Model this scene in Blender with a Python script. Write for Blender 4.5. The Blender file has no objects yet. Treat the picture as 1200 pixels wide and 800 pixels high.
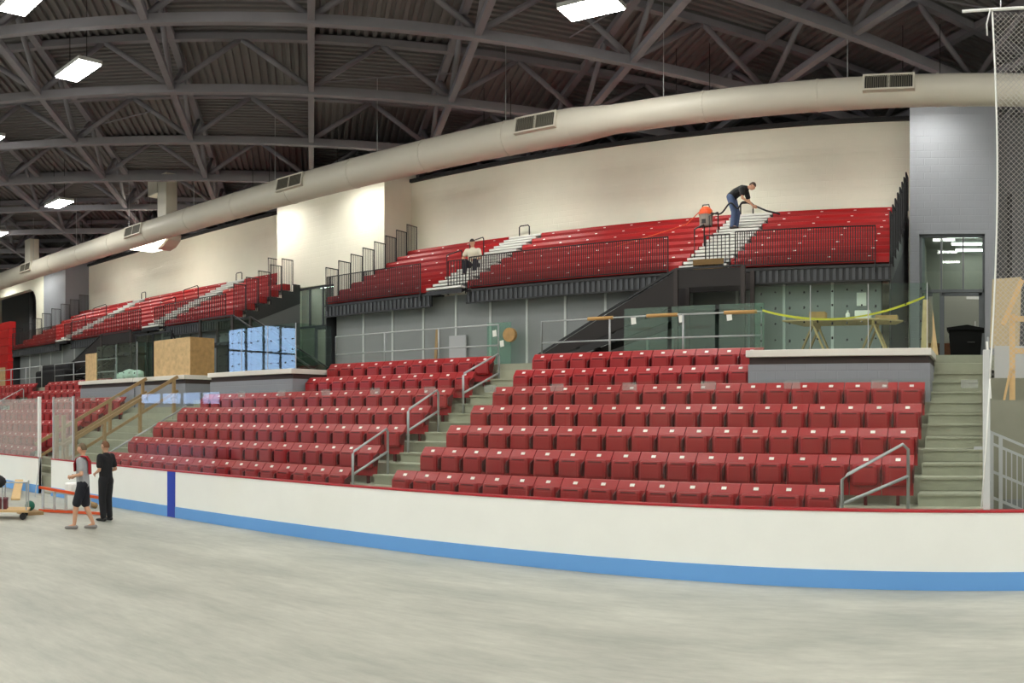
import bpy, bmesh, math, random
from math import sin, cos, tan, atan2, pi, radians
from mathutils import Vector, Matrix
random.seed(7)
S = bpy.context.scene
COL = S.collection

# ------------------------------------------------------------------ camera, light, exposure
F, X0, YH, H = 1000.0, 1150.0, 485.0, 2.38      # the photo is a cylindrical phone panorama
cd = bpy.data.cameras.new('camera')
cam = bpy.data.objects.new('camera', cd); COL.objects.link(cam)
cam.location = (0, 0, H)
cam.rotation_euler = (pi / 2, 0, (X0 - 600) / F)
cd.type = 'PANO'
cy = cd
cy.panorama_type = 'CENTRAL_CYLINDRICAL'
cy.central_cylindrical_range_u_min = -600 / F
cy.central_cylindrical_range_u_max = 600 / F
cy.central_cylindrical_range_v_min = -(800 - YH) / F
cy.central_cylindrical_range_v_max = YH / F
cy.central_cylindrical_radius = 1.0
cd.clip_end = 300; cd.clip_start = 0.05
S.camera = cam

W = bpy.data.worlds.new('world'); S.world = W
W.use_nodes = True
W.node_tree.nodes['Background'].inputs[0].default_value = (0.75, 0.85, 1, 1)
W.node_tree.nodes['Background'].inputs[1].default_value = 0.03
S.view_settings.view_transform = 'Standard'
S.view_settings.look = 'None'
S.view_settings.gamma = 1.0
S.view_settings.use_curve_mapping = False
S.view_settings.exposure = 0.0
LAMP = 56.0            # radiance of the high-bay lamps
S.cycles.use_denoising = True
S.cycles.max_bounces = 8
S.cycles.transparent_max_bounces = 24

# ------------------------------------------------------------------ helpers
def lin(c):
    r = []
    for v in c[:3]:
        v /= 255.0
        r.append(v / 12.92 if v <= .04045 else ((v + .055) / 1.055) ** 2.4)
    return (*r, 1.0)

MATS = {}
def mat(name, rgb, rough=.5, metal=0.0, vary=0.0, scale=4.0, bump=0.0, spec=.5):
    if name in MATS: return MATS[name]
    m = bpy.data.materials.new(name); m.use_nodes = True
    nt = m.node_tree; b = nt.nodes['Principled BSDF']
    b.inputs['Base Color'].default_value = lin(rgb)
    b.inputs['Roughness'].default_value = rough
    b.inputs['Metallic'].default_value = metal
    b.inputs['Specular IOR Level'].default_value = spec
    if vary or bump:
        tc = nt.nodes.new('ShaderNodeTexCoord')
        n = nt.nodes.new('ShaderNodeTexNoise'); n.inputs['Scale'].default_value = scale
        n.inputs['Detail'].default_value = 6
        nt.links.new(tc.outputs['Object'], n.inputs['Vector'])
        if vary:
            mx = nt.nodes.new('ShaderNodeMix'); mx.data_type = 'RGBA'
            c = lin(rgb)
            mx.inputs[6].default_value = (*[max(0, v * (1 - vary)) for v in c[:3]], 1)
            mx.inputs[7].default_value = (*[min(1, v * (1 + vary)) for v in c[:3]], 1)
            nt.links.new(n.outputs['Fac'], mx.inputs[0])
            nt.links.new(mx.outputs[2], b.inputs['Base Color'])
        if bump:
            bp = nt.nodes.new('ShaderNodeBump'); bp.inputs['Strength'].default_value = bump
            bp.inputs['Distance'].default_value = .02
            nt.links.new(n.outputs['Fac'], bp.inputs['Height'])
            nt.links.new(bp.outputs[0], b.inputs['Normal'])
    MATS[name] = m
    return m

def emit(name, rgb, strength):
    m = bpy.data.materials.new(name); m.use_nodes = True
    nt = m.node_tree; nt.nodes.clear()
    e = nt.nodes.new('ShaderNodeEmission'); o = nt.nodes.new('ShaderNodeOutputMaterial')
    e.inputs[0].default_value = lin(rgb); e.inputs[1].default_value = strength
    nt.links.new(e.outputs[0], o.inputs[0]); MATS[name] = m
    return m

def glass(name, tint, ior=1.45, haze=0.0):
    m = bpy.data.materials.new(name); m.use_nodes = True
    nt = m.node_tree; nt.nodes.clear()
    o = nt.nodes.new('ShaderNodeOutputMaterial')
    t = nt.nodes.new('ShaderNodeBsdfTransparent'); t.inputs[0].default_value = (*tint, 1)
    g = nt.nodes.new('ShaderNodeBsdfGlossy'); g.inputs['Roughness'].default_value = .015
    f = nt.nodes.new('ShaderNodeFresnel')
    ge = nt.nodes.new('ShaderNodeNewGeometry'); mr = nt.nodes.new('ShaderNodeMapRange')
    mr.inputs[3].default_value = ior; mr.inputs[4].default_value = 1/ior      # the same reflectance on both faces of a pane
    nt.links.new(ge.outputs['Backfacing'], mr.inputs[0]); nt.links.new(mr.outputs[0], f.inputs[0])
    mx = nt.nodes.new('ShaderNodeMixShader')
    nt.links.new(f.outputs[0], mx.inputs[0]); nt.links.new(t.outputs[0], mx.inputs[1]); nt.links.new(g.outputs[0], mx.inputs[2])
    last = mx
    if haze:
        d = nt.nodes.new('ShaderNodeBsdfDiffuse'); d.inputs[0].default_value = (.8, .85, .82, 1)
        m2 = nt.nodes.new('ShaderNodeMixShader'); m2.inputs[0].default_value = haze
        nt.links.new(mx.outputs[0], m2.inputs[1]); nt.links.new(d.outputs[0], m2.inputs[2]); last = m2
    nt.links.new(last.outputs[0], o.inputs[0]); MATS[name] = m
    return m

def block_mat(name, rgb, rough=.6):
    """painted concrete block wall: fine joint relief too far off to count"""
    m = mat(name, rgb, rough, vary=.05, scale=1.5)
    nt = m.node_tree; b = nt.nodes['Principled BSDF']
    tc = nt.nodes.new('ShaderNodeTexCoord'); sep = nt.nodes.new('ShaderNodeSeparateXYZ'); com = nt.nodes.new('ShaderNodeCombineXYZ')
    ad = nt.nodes.new('ShaderNodeMath'); ad.operation = 'ADD'
    br = nt.nodes.new('ShaderNodeTexBrick'); br.inputs['Scale'].default_value = 1
    br.inputs['Brick Width'].default_value = .406; br.inputs['Row Height'].default_value = .203
    br.inputs['Mortar Size'].default_value = .012; br.inputs['Mortar Smooth'].default_value = .4
    br.inputs['Color1'].default_value = br.inputs['Color2'].default_value = (1, 1, 1, 1); br.inputs['Mortar'].default_value = (0, 0, 0, 1)
    nt.links.new(tc.outputs['Object'], sep.inputs[0])
    nt.links.new(sep.outputs[0], ad.inputs[0]); nt.links.new(sep.outputs[1], ad.inputs[1])
    nt.links.new(ad.outputs[0], com.inputs[0]); nt.links.new(sep.outputs[2], com.inputs[1])
    nt.links.new(com.outputs[0], br.inputs['Vector'])
    bp = nt.nodes.new('ShaderNodeBump'); bp.inputs['Strength'].default_value = .35; bp.inputs['Distance'].default_value = .01
    nt.links.new(br.outputs['Color'], bp.inputs['Height']); nt.links.new(bp.outputs[0], b.inputs['Normal'])
    return m

ORG = {}
class MB:
    def __init__(s): s.v = []; s.f = []
    def add(s, vs, fs):
        n = len(s.v); s.v += [Vector(p) for p in vs]; s.f += [tuple(i + n for i in q) for q in fs]; return s
    def box(s, x0, x1, y0, y1, z0, z1):
        return s.add([(x0,y0,z0),(x1,y0,z0),(x1,y1,z0),(x0,y1,z0),(x0,y0,z1),(x1,y0,z1),(x1,y1,z1),(x0,y1,z1)],
                     [(0,3,2,1),(4,5,6,7),(0,1,5,4),(1,2,6,5),(2,3,7,6),(3,0,4,7)])
    def cbox(s, x0, x1, y0, y1, z0, z1, c=.02):
        bm = bmesh.new(); bmesh.ops.create_cube(bm, size=1)
        for v in bm.verts:
            v.co = ((x0+x1)/2 + v.co.x*(x1-x0), (y0+y1)/2 + v.co.y*(y1-y0), (z0+z1)/2 + v.co.z*(z1-z0))
        bmesh.ops.bevel(bm, geom=list(bm.edges), offset=c, segments=2, profile=.5, affect='EDGES')
        return s.frombm(bm)
    def frombm(s, bm):
        bm.verts.index_update()
        s.add([v.co.copy() for v in bm.verts], [[v.index for v in f.verts] for f in bm.faces]); bm.free(); return s
    def beam(s, p, q, w, h):
        p, q = Vector(p), Vector(q); d = (q-p).normalized()
        up = Vector((0,0,1)) if abs(d.z) < .95 else Vector((0,1,0))
        a = d.cross(up).normalized()*w/2; b = a.cross(d).normalized()*h/2
        return s.add([p-a-b,p+a-b,p+a+b,p-a+b,q-a-b,q+a-b,q+a+b,q-a+b],
                     [(3,2,1,0),(4,5,6,7),(0,1,5,4),(1,2,6,5),(2,3,7,6),(3,0,4,7)])
    def tube(s, pts, r, n=8, r2=None):
        pts = [Vector(p) for p in pts]; rings = []
        for i, p in enumerate(pts):
            d = ((pts[min(i+1,len(pts)-1)]-p).normalized() + (p-pts[max(i-1,0)]).normalized())
            d = d.normalized() if d.length > 1e-6 else Vector((0,0,1))
            up = Vector((0,0,1)) if abs(d.z) < .9 else Vector((0,1,0))
            a = d.cross(up).normalized(); b = a.cross(d)
            rr = r if r2 is None else r + (r2-r)*i/(len(pts)-1)
            rings.append([p + a*rr*cos(2*pi*k/n) + b*rr*sin(2*pi*k/n) for k in range(n)])
        vs = [v for R in rings for v in R]; fs = []
        for i in range(len(pts)-1):
            for k in range(n):
                fs.append((i*n+k, (i+1)*n+k, (i+1)*n+(k+1)%n, i*n+(k+1)%n))
        fs.append(tuple(range(n))); fs.append(tuple((len(pts)-1)*n+k for k in reversed(range(n))))
        return s.add(vs, fs)
    def prism(s, poly, ax, a0, a1):
        """poly: list of 2d points; ax 'x' -> (y,z), 'y' -> (x,z), 'z' -> (x,y)"""
        def mk(p, a):
            return {'x':(a,p[0],p[1]), 'y':(p[0],a,p[1]), 'z':(p[0],p[1],a)}[ax]
        n = len(poly)
        vs = [mk(p,a0) for p in poly] + [mk(p,a1) for p in poly]
        fs = [tuple(range(n)), tuple(range(2*n-1, n-1, -1))] + [(i, n+i, n+(i+1)%n, (i+1)%n) for i in range(n)]
        s.add(vs, fs); return s
    def lathe(s, prof, c, n=16):
        c = Vector(c); vs = []; fs = []
        for r, z in prof:
            vs += [c + Vector((r*cos(2*pi*k/n), r*sin(2*pi*k/n), z)) for k in range(n)]
        for i in range(len(prof)-1):
            for k in range(n):
                fs.append((i*n+k, i*n+(k+1)%n, (i+1)*n+(k+1)%n, (i+1)*n+k))
        fs.append(tuple(reversed(range(n)))); fs.append(tuple((len(prof)-1)*n+k for k in range(n)))
        return s.add(vs, fs)
    def blob(s, c, r, sub=2, jit=0.0):
        bm = bmesh.new(); bmesh.ops.create_icosphere(bm, subdivisions=sub, radius=1)
        for v in bm.verts:
            k = 1 + random.uniform(-jit, jit)
            v.co = Vector(c) + Vector((v.co.x*r[0]*k, v.co.y*r[1]*k, v.co.z*r[2]*k))
        return s.frombm(bm)
    def mesh(s, name, o=(0,0,0), smooth=False):
        me = bpy.data.meshes.new(name); o = Vector(o)
        me.from_pydata([v-o for v in s.v], [], s.f)
        bm = bmesh.new(); bm.from_mesh(me); bmesh.ops.recalc_face_normals(bm, faces=bm.faces); bm.to_mesh(me); bm.free()
        if smooth:
            me.polygons.foreach_set('use_smooth', [True]*len(me.polygons))
        me.update(); return me
    def build(s, name, m, parent=None, org=None, smooth=False):
        if parent is not None: o = ORG[parent.name]
        elif org is not None: o = Vector(org)
        else:
            lo = [min(v[i] for v in s.v) for i in range(3)]; hi = [max(v[i] for v in s.v) for i in range(3)]
            o = Vector(((lo[0]+hi[0])/2, (lo[1]+hi[1])/2, lo[2]))
        me = s.mesh(name, o, smooth); me.materials.append(m)
        ob = bpy.data.objects.new(name, me); COL.objects.link(ob)
        if parent is not None: ob.parent = parent
        else: ob.location = o
        ORG[ob.name] = o
        return ob

def tag(o, label=None, cat=None, group=None, kind=None):
    if label: o['label'] = label
    if cat: o['category'] = cat
    if group: o['group'] = group
    if kind: o['kind'] = kind
    return o
def thing(name, loc, label, cat, group=None):
    o = bpy.data.objects.new(name, None); COL.objects.link(o); o.location = loc
    o.empty_display_size = .2; ORG[o.name] = Vector(loc)
    return tag(o, label, cat, group)
def struct(name, mb, m, org=None, parent=None, smooth=False):
    o = mb.build(name, m, parent, org, smooth)
    if parent is None: o['kind'] = 'structure'
    return o
def sempty(name, loc):
    o = bpy.data.objects.new(name, None); COL.objects.link(o); o.location = loc; ORG[o.name] = Vector(loc)
    o['kind'] = 'structure'; return o
def inst(name, me, parent, loc=(0,0,0), rot=None):
    o = bpy.data.objects.new(name, me); COL.objects.link(o); o.parent = parent; o.location = loc
    if rot: o.rotation_euler = rot
    ORG[o.name] = Vector((0,0,0)); return o
def copy_tree(o, parent=None):
    c = o.copy(); COL.objects.link(c); c.parent = parent
    for ch in o.children: copy_tree(ch, c)
    return c
def PX(px, py, Y):
    """the point seen at a pixel of the photograph on the vertical plane at distance Y"""
    a = (px-X0)/F
    return Vector((Y*tan(a), Y, H + (YH-py)/F*Y/cos(a)))
ORD = ['zeroth','first','second','third','fourth','fifth','sixth','seventh','eighth','ninth','tenth','eleventh','twelfth','thirteenth',
       'fourteenth','fifteenth','sixteenth','seventeenth','eighteenth','nineteenth','twentieth']

# ------------------------------------------------------------------ materials
def floor_mat():
    m = mat('polished_concrete_floor', (196,195,181), .38, spec=.35)
    nt = m.node_tree; b = nt.nodes['Principled BSDF']
    tc = nt.nodes.new('ShaderNodeTexCoord'); mp = nt.nodes.new('ShaderNodeMapping')
    mp.inputs['Scale'].default_value = (.35, .8, 1)
    nt.links.new(tc.outputs['Object'], mp.inputs[0])
    n1 = nt.nodes.new('ShaderNodeTexNoise'); n1.inputs['Scale'].default_value = 1.1; n1.inputs['Detail'].default_value = 8; n1.inputs['Roughness'].default_value = .62
    n2 = nt.nodes.new('ShaderNodeTexNoise'); n2.inputs['Scale'].default_value = 5; n2.inputs['Detail'].default_value = 5
    nt.links.new(mp.outputs[0], n1.inputs['Vector']); mp2 = nt.nodes.new('ShaderNodeMapping'); mp2.inputs['Scale'].default_value = (.45, 1.6, 1)
    nt.links.new(tc.outputs['Object'], mp2.inputs[0]); nt.links.new(mp2.outputs[0], n2.inputs['Vector'])
    n2.inputs['Roughness'].default_value = .7
    r = nt.nodes.new('ShaderNodeValToRGB')
    r.color_ramp.elements[0].position = .3; r.color_ramp.elements[0].color = lin((158,160,150))
    r.color_ramp.elements[1].position = .7; r.color_ramp.elements[1].color = lin((198,198,186))
    nt.links.new(n1.outputs['Fac'], r.inputs[0])
    mx = nt.nodes.new('ShaderNodeMix'); mx.data_type = 'RGBA'; mx.blend_type = 'MULTIPLY'; mx.inputs[0].default_value = .42
    r2 = nt.nodes.new('ShaderNodeValToRGB'); r2.color_ramp.elements[0].color = (.6,.6,.6,1); r2.color_ramp.elements[0].position = .3; r2.color_ramp.elements[1].position = .65
    nt.links.new(n2.outputs['Fac'], r2.inputs[0])
    nt.links.new(r.outputs[0], mx.inputs[6]); nt.links.new(r2.outputs[0], mx.inputs[7])
    nt.links.new(mx.outputs[2], b.inputs['Base Color'])
    rr = nt.nodes.new('ShaderNodeMapRange'); rr.inputs[3].default_value = .35; rr.inputs[4].default_value = .6
    nt.links.new(n1.outputs['Fac'], rr.inputs[0]); nt.links.new(rr.outputs[0], b.inputs['Roughness'])
    return m
M_FLOOR = floor_mat()
M_STEP = mat('stair_concrete', (164,166,146), .75, vary=.12, scale=5, bump=.15)
M_TIER = mat('tier_concrete', (158,160,142), .8, vary=.12, scale=5)
M_CREAM = block_mat('cream_block_wall', (240,238,219))
M_WHITEB = block_mat('white_block_pillar', (240,236,218))
M_GREYB = block_mat('grey_block_wall', (138,141,147))
M_FASCIA = mat('grey_fascia_panel', (134,138,138), .6, vary=.06, scale=3)
M_BATTEN = mat('pale_batten', (196,200,198), .5)
M_ROOFST = mat('roof_steel_paint', (132,129,136), .6, vary=.12, scale=2)
M_DECK = mat('roof_deck_paint', (116,113,114), .65, vary=.1, scale=2)
M_DUCT = mat('duct_cream_paint', (214,208,193), .45, vary=.04, scale=1.2)
M_DARK = mat('dark_recess', (34,34,36), .8)
M_BOARD = mat('dasher_white', (250,251,246), .4, vary=.03, scale=2)
M_KICK = mat('kick_plate_blue', (108,168,232), .4)
M_CAP = mat('cap_rail_red', (176,24,38), .35)
M_BLUEL = mat('rink_blue_line', (28,60,176), .4)
M_SEAT = mat('seat_red_plastic', (160,32,36), .38, vary=.06, scale=3)
M_SEATD = mat('seat_bracket_red', (84,14,18), .45)  # brackets and legs, also the painted shade of the hand slot
M_PLATE = mat('number_plate_white', (245,243,235), .4)
M_BENCH = mat('bleacher_red_plastic', (168,16,20), .42, vary=.05, scale=2)
M_BLACK = mat('black_steel', (26,26,28), .45)
M_SKIRT = mat('black_skirt', (40,41,44), .6)
M_ALU = mat('aluminium', (206,208,206), .38, metal=.6)
M_ALUW = mat('aluminium_step', (226,226,220), .45)
M_GALV = mat('galvanised_pipe', (182,186,188), .4, metal=.55)
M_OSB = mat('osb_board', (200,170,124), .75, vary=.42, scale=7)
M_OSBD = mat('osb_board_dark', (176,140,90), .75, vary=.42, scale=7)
M_WOOD = mat('new_lumber', (214,180,128), .65, vary=.12, scale=9)
M_WOODD = mat('aged_lumber', (160,132,92), .7, vary=.15, scale=9)
M_CAPW = mat('white_slab_cap', (226,222,212), .5)
M_BROWN = mat('brown_band', (62,48,44), .6)
M_YEL = mat('caution_tape_yellow', (222,206,40), .5)
M_WHITE = mat('white_paint', (240,240,236), .5)
M_PAPER = mat('paper', (240,240,232), .7)
M_RED = mat('far_red_bleacher', (206,30,32), .5)
M_ORANGE = mat('orange_plastic', (226,88,40), .4)
M_GREYP = mat('grey_plastic', (150,146,136), .5)
M_GREYS = mat('lobby_wall_paint', (176,174,166), .7)
M_WAINS = mat('brown_wainscot', (120,66,40), .6)
G_RINK = glass('rink_glass', (.955,.975,.965), 1.30)
G_HAZY = glass('hazy_rink_glass', (.93,.95,.94), 1.30, .16)  # rink glass with an even pale haze mixed in
G_BAL = glass('balcony_glass', (.82,.92,.88), 1.5)
G_CLEAR = glass('clear_door_glass', (.9,.93,.92), 1.35)
G_DOOR = glass('door_glass', (.66,.74,.71), 1.4)
E_LAMP = emit('lamp_diffuser', (255,253,246), LAMP)
E_DAY = emit('daylight_window', (176,206,255), 9.0)
E_LOBBY = emit('lobby_lamp', (255,252,244), 16.0)

# ------------------------------------------------------------------ setting: floor and outer shell
struct('floor', MB().box(-64,26,-27,35,-.3,0), M_FLOOR, (0,0,0))
struct('wall_back', MB().box(-64,26,34,34.3,0,15), M_DARK, (0,34,0))
struct('wall_right', MB().box(26,26.3,-27,34,0,15), M_GREYB, (26,0,0))
struct('wall_camera_side', MB().box(-64,26,-27.3,-27,0,15), M_CREAM, (0,-27,0))
wl = struct('wall_left', MB().box(-62.3,-62,-18,34,0,15).box(-62.3,-62,-27,-18,0,3.2).box(-62.3,-62,-27,-18,11.2,15), M_CREAM, (-62,0,0))
w1 = sempty('window_1', (-62,-22.5,3.2))
MB().box(-62.35,-62.25,-27,-18,3.2,11.2).build('pane', E_DAY, w1)
fr = MB()
for y in (-27,-24.75,-22.5,-20.25,-18): fr.box(-62.15,-61.95,y-.08,y+.08,3.2,11.2)
for z in (3.25,5.8,8.4,11.1): fr.box(-62.15,-61.95,-27,-18,z-.08,z+.08)
fr.build('window_frame', M_BLACK, w1)

# upper side walls behind the bleachers
YW, YT = 25.6, 24.0        # white wall plane, tower plane
struct('wall_upper_right', MB().box(-20.2,-2.02,YW,YW+.3,3.6,11.3), M_CREAM, (-11,YW,3.6))
struct('wall_upper_left', MB().box(-44.6,-26,YW,YW+.3,3.6,11.3), M_CREAM, (-35,YW,3.6))
tr = struct('trim_1', MB().box(-20.2,-2.02,YW-.12,YW-.002,11.2,11.32), M_DARK, (-11,YW,11.2))
struct('trim_2', MB().box(-44.6,-26,YW-.12,YW-.002,11.2,11.32), M_DARK, (-35,YW,11.2))
def tower(name, x0, x1, dx0, dx1, m, zt=7.45):
    """block tower with a glazed door opening dx0..dx1"""
    mb = MB()
    mb.box(x0,dx0,YT,YT+.4,3.5,11.7); mb.box(dx1,x1,YT,YT+.4,3.5,11.7); mb.box(dx0,dx1,YT,YT+.4,zt,11.7)
    mb.box(x0,x0+.3,YT+.4,YW+.3,3.5,11.7); mb.box(x1-.3,x1,YT+.4,YW+.3,3.5,11.7)
    return struct(name, mb, m, ((x0+x1)/2, YT, 3.5))
tower('wall_pillar', -26,-20.2,-24.95,-22.75, M_WHITEB)
tower('wall_tower', -2.02,.42,-1.75,.10, M_GREYB)
struct('wall_tower_far', MB().box(-47.0,-44.2,YT,YT+.4,3.5,11.7).box(-44.5,-44.2,YT+.4,YW+.3,3.5,11.7), M_GREYB, (-45.6,YT,3.5))
# cream portal with a rounded corner at the far left
pm = MB().box(-48.1,-47.0,YT+.02,YT+.5,3.5,11.6).box(-57,-48.1,YT+.02,YT+.5,10.35,11.6)
arc = [(-48.1,10.35)] + [(-49.1+1.0*cos(a), 9.35+1.0*sin(a)) for a in [i*pi/2/8 for i in range(9)]]
pm.prism(arc, 'y', YT+.02, YT+.5)
struct('wall_portal', pm, M_CREAM, (-50,YT,3.5))
rc = struct('wall_portal_recess', MB().box(-60,-47,27,27.2,3.5,11.6), mat('portal_dark_wall', (74,76,80), .7), (-53,27,3.5))
for x in (-54.6,-51.9):
    MB().tube([(x,26.9,3.6),(x,26.9,11)], .16, 10).build('pipe', mat('portal_pipe', (132,134,138), .5), rc, smooth=True)

wfr = struct('wall_far_right', MB().box(.42,10,26.5,26.7,3.5,11.6), mat('far_right_paint', (92,93,96), .7), (5,26.5,3.5))
MB().box(.78,.95,26.35,26.49,3.7,9.2).build('downpipe', M_BLACK, wfr)
# glazed doors in the towers with a lit lobby behind
def lobby(n, dx0, dx1, lamps, doorx):
    r = sempty('door_%d' % n, ((dx0+dx1)/2, YT, 3.62))
    zt, zm = 7.45, 5.86; w = .07
    f = MB().box(dx0,dx0+w,YT+.1,YT+.22,3.62,zt).box(dx1-w,dx1,YT+.1,YT+.22,3.62,zt).box(dx0,dx1,YT+.1,YT+.22,zt-w,zt).box(dx0,dx1,YT+.1,YT+.22,zm-.04,zm+.04)
    f.build('door_frame', mat('door_frame_grey', (86,92,96), .45), r)
    t = (dx1-dx0)/3
    for k in (1,2):
        MB().box(dx0+t*k-.025,dx0+t*k+.025,YT+.12,YT+.2,zm,zt-w).build('mullion', MATS['door_frame_grey'], r)
    for k in range(3):
        MB().box(dx0+t*k+.03,dx0+t*(k+1)-.03,YT+.15,YT+.165,zm+.04,zt-w).build('pane', G_DOOR, r)
    MB().box(doorx[0]-.03,doorx[0]+.03,YT+.12,YT+.2,3.62,zm).build('mullion', MATS['door_frame_grey'], r)
    MB().box(dx0+w,doorx[0]-.03,YT+.15,YT+.165,3.62,zm-.04).build('pane', G_DOOR, r)
    d = MB().box(doorx[0]+.03,doorx[0]+.1,YT+.13,YT+.18,3.64,zm-.05).box(doorx[1]-.1,doorx[1],YT+.13,YT+.18,3.64,zm-.05)
    d.box(doorx[0]+.03,doorx[1],YT+.13,YT+.18,zm-.14,zm-.05).box(doorx[0]+.03,doorx[1],YT+.13,YT+.18,3.64,3.9)
    dd = d.build('door_leaf', MATS['door_frame_grey'], r)
    MB().box(doorx[0]+.1,doorx[1]-.1,YT+.15,YT+.16,3.9,zm-.14).build('pane', G_CLEAR, dd)
    MB().tube([(doorx[1]-.2,YT+.09,4.4),(doorx[1]-.2,YT+.09,5.0)], .02).build('handle', M_ALU, dd)
    MB().box(doorx[1]-.45,doorx[1]-.1,YT+.06,YT+.12,zm-.24,zm-.17).build('door_closer', M_ALU, dd)
    rm = struct('wall_lobby_%d' % n, MB().box(dx0-.17,dx1+.17,28,28.2,3.5,7.8).box(dx0-.17,dx0-.05,24.4,28,3.5,7.8).box(dx1+.05,dx1+.17,24.4,28,3.5,7.8).box(dx0-.17,dx1+.17,24.4,28,7.8,8.0), M_GREYS, ((dx0+dx1)/2,28,3.5))
    MB().box(dx0-.05,dx1+.05,27.93,27.999,3.62,4.7).build('wainscot', M_WAINS, rm)
    struct('floor_lobby_%d' % n, MB().box(dx0-.05,dx1+.05,24.4,28,3.5,3.62), M_TIER, ((dx0+dx1)/2,26,3.5))
    for (x,y,l) in lamps:
        o = thing('lobby_lamp', (x,y,7.6), l, 'lamp', 'strip lamps in the glazed lobbies')
        MB().box(x-.48,x+.48,y-.12,y+.12,7.64,7.78).build('housing', M_WHITE, o)
        MB().box(x-.46,x+.46,y-.10,y+.10,7.60,7.639).build('diffuser', E_LOBBY, o)
lobby(1, -1.75, .10, [(-.55,25.2,'strip lamp nearest the glass in lobby beside grey tower stairs'),(-.45,26.3,'middle strip lamp in lobby behind grey tower glazing'),(-.35,27.3,'rearmost strip lamp in lobby behind grey tower glazing')], (-1.15,.03))
lobby(2, -24.95, -22.75, [(-24.3,25.3,'strip lamp nearest the glass in lobby under white pillar'),(-24.2,26.8,'rear strip lamp in lobby under white pillar'),(-23.3,25.9,'added strip lamp brightening the right of the lobby under white pillar'),(-23.3,27.4,'added rear right strip lamp brightening the lobby under white pillar')], (-23.9,-22.85))  # the two right-hand lamps are added to brighten this lobby

# ------------------------------------------------------------------ roof: two-way trusses at 45 degrees, corrugated deck
R2 = math.sqrt(.5); SG = 4.3; DZ = 17.5; ZR = 13.48; SL = .064; DEP = 1.55
def RP(b, d, up=0.0):
    x, y = (b-d)*R2, (b+d)*R2
    return Vector((x, y, ZR - SL*y + up))
def inside(b, d, m=0):
    p = RP(b, d); return -60-m < p.x < 8+m and 3-m < p.y < 31.5+m and math.hypot(p.x,p.y) > 14-m
ceil = struct('ceiling', MB().add([(-64,-27,ZR+1.72+2.2+.5),(26,-27,ZR+1.72+2.2+.5),(26,-3,ZR+3.9),(26,34.2,ZR-SL*34+2.3),(-64,34.2,ZR-SL*34+2.3),(-64,-3,ZR+3.9)], [(0,1,2,5),(5,2,3,4)]), M_DECK, (0,0,ZR))
def truss(fixed, ax):
    ks = [k for k in range(-16,17) if inside(*( (k*SG, fixed) if ax == 'b' else (fixed, DZ+k*SG) ))]
    if len(ks) < 2: return
    k0, k1 = min(ks), max(ks)
    q = (lambda k, up=0.0: RP(k*SG, fixed, up)) if ax == 'b' else (lambda k, up=0.0: RP(fixed, DZ+k*SG, up))
    e = .22
    if ax == 'b': bc = MB().beam(q(k0-e,-.06), q(k1+e,-.06), .22, .25)
    else: bc = MB().beam(q(k0-e,-.03), q(k1+e,-.03), .19, .17)
    t = bc.build('roof_truss', M_ROOFST, ceil)
    MB().beam(q(k0-e,DEP), q(k1+e,DEP), .22, .2).build('top_chord', M_ROOFST, t)
    for k in range(k0, k1):
        m = k+.5
        MB().tube([q(k,.02), q(m,DEP-.05)], .085, 7).build('web', M_ROOFST, t, smooth=True)
        MB().tube([q(m,DEP-.05), q(k+1,.02)], .085, 7).build('web', M_ROOFST, t, smooth=True)
for k in range(-3, 12): truss(DZ + k*SG, 'b')
for k in range(-9, 10): truss(k*SG, 'd')
# deck: one corrugated panel per bay, rib direction turning from bay to bay
def deck_mesh(alt):
    mb = MB(); n = 16; w = SG/n
    for i in range(n):
        a = i*w - SG/2
        prof = [(a,0),(a+w*.45,0),(a+w*.55,.09),(a+w*.95,.09),(a+w,0)]
        for (p,zp),(r,zr) in zip(prof, prof[1:]):
            if alt: mb.add([(p,-SG/2,zp),(r,-SG/2,zr),(r,SG/2,zr),(p,SG/2,zp)], [(0,1,2,3)])
            else: mb.add([(-SG/2,p,zp),(-SG/2,r,zr),(SG/2,r,zr),(SG/2,p,zp)], [(0,1,2,3)])
    # shear to the roof slope: local axes are b, d
    for v in mb.v: v.z += -SL*R2*(v.x+v.y)
    me = mb.mesh('deck_panel'); me.materials.append(M_DECK); return me
DM = [deck_mesh(0), deck_mesh(1)]
for i in range(-10, 11):
    for j in range(-4, 13):
        b, d = (i+.5)*SG, DZ+(j+.5)*SG
        if inside(b, d, 3.5):
            p = RP(b, d, DEP+.16) - ORG['ceiling']
            o = inst('deck_panel', DM[(i+j) % 2], ceil, p, (0,0,pi/4))
# slim conduits strung between the trusses
for pts in ([(-13,17.2),(-4,20.5),(2,22.5)], [(-34,14),(-25,17)], [(-20,19),(-15,21.4)], [(-11,21),(-3,17.4)]):
    mb = MB().tube([(x,y,ZR-SL*y+.7) for x,y in pts], .022, 5); mb.build('conduit', M_ROOFST, ceil)

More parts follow.
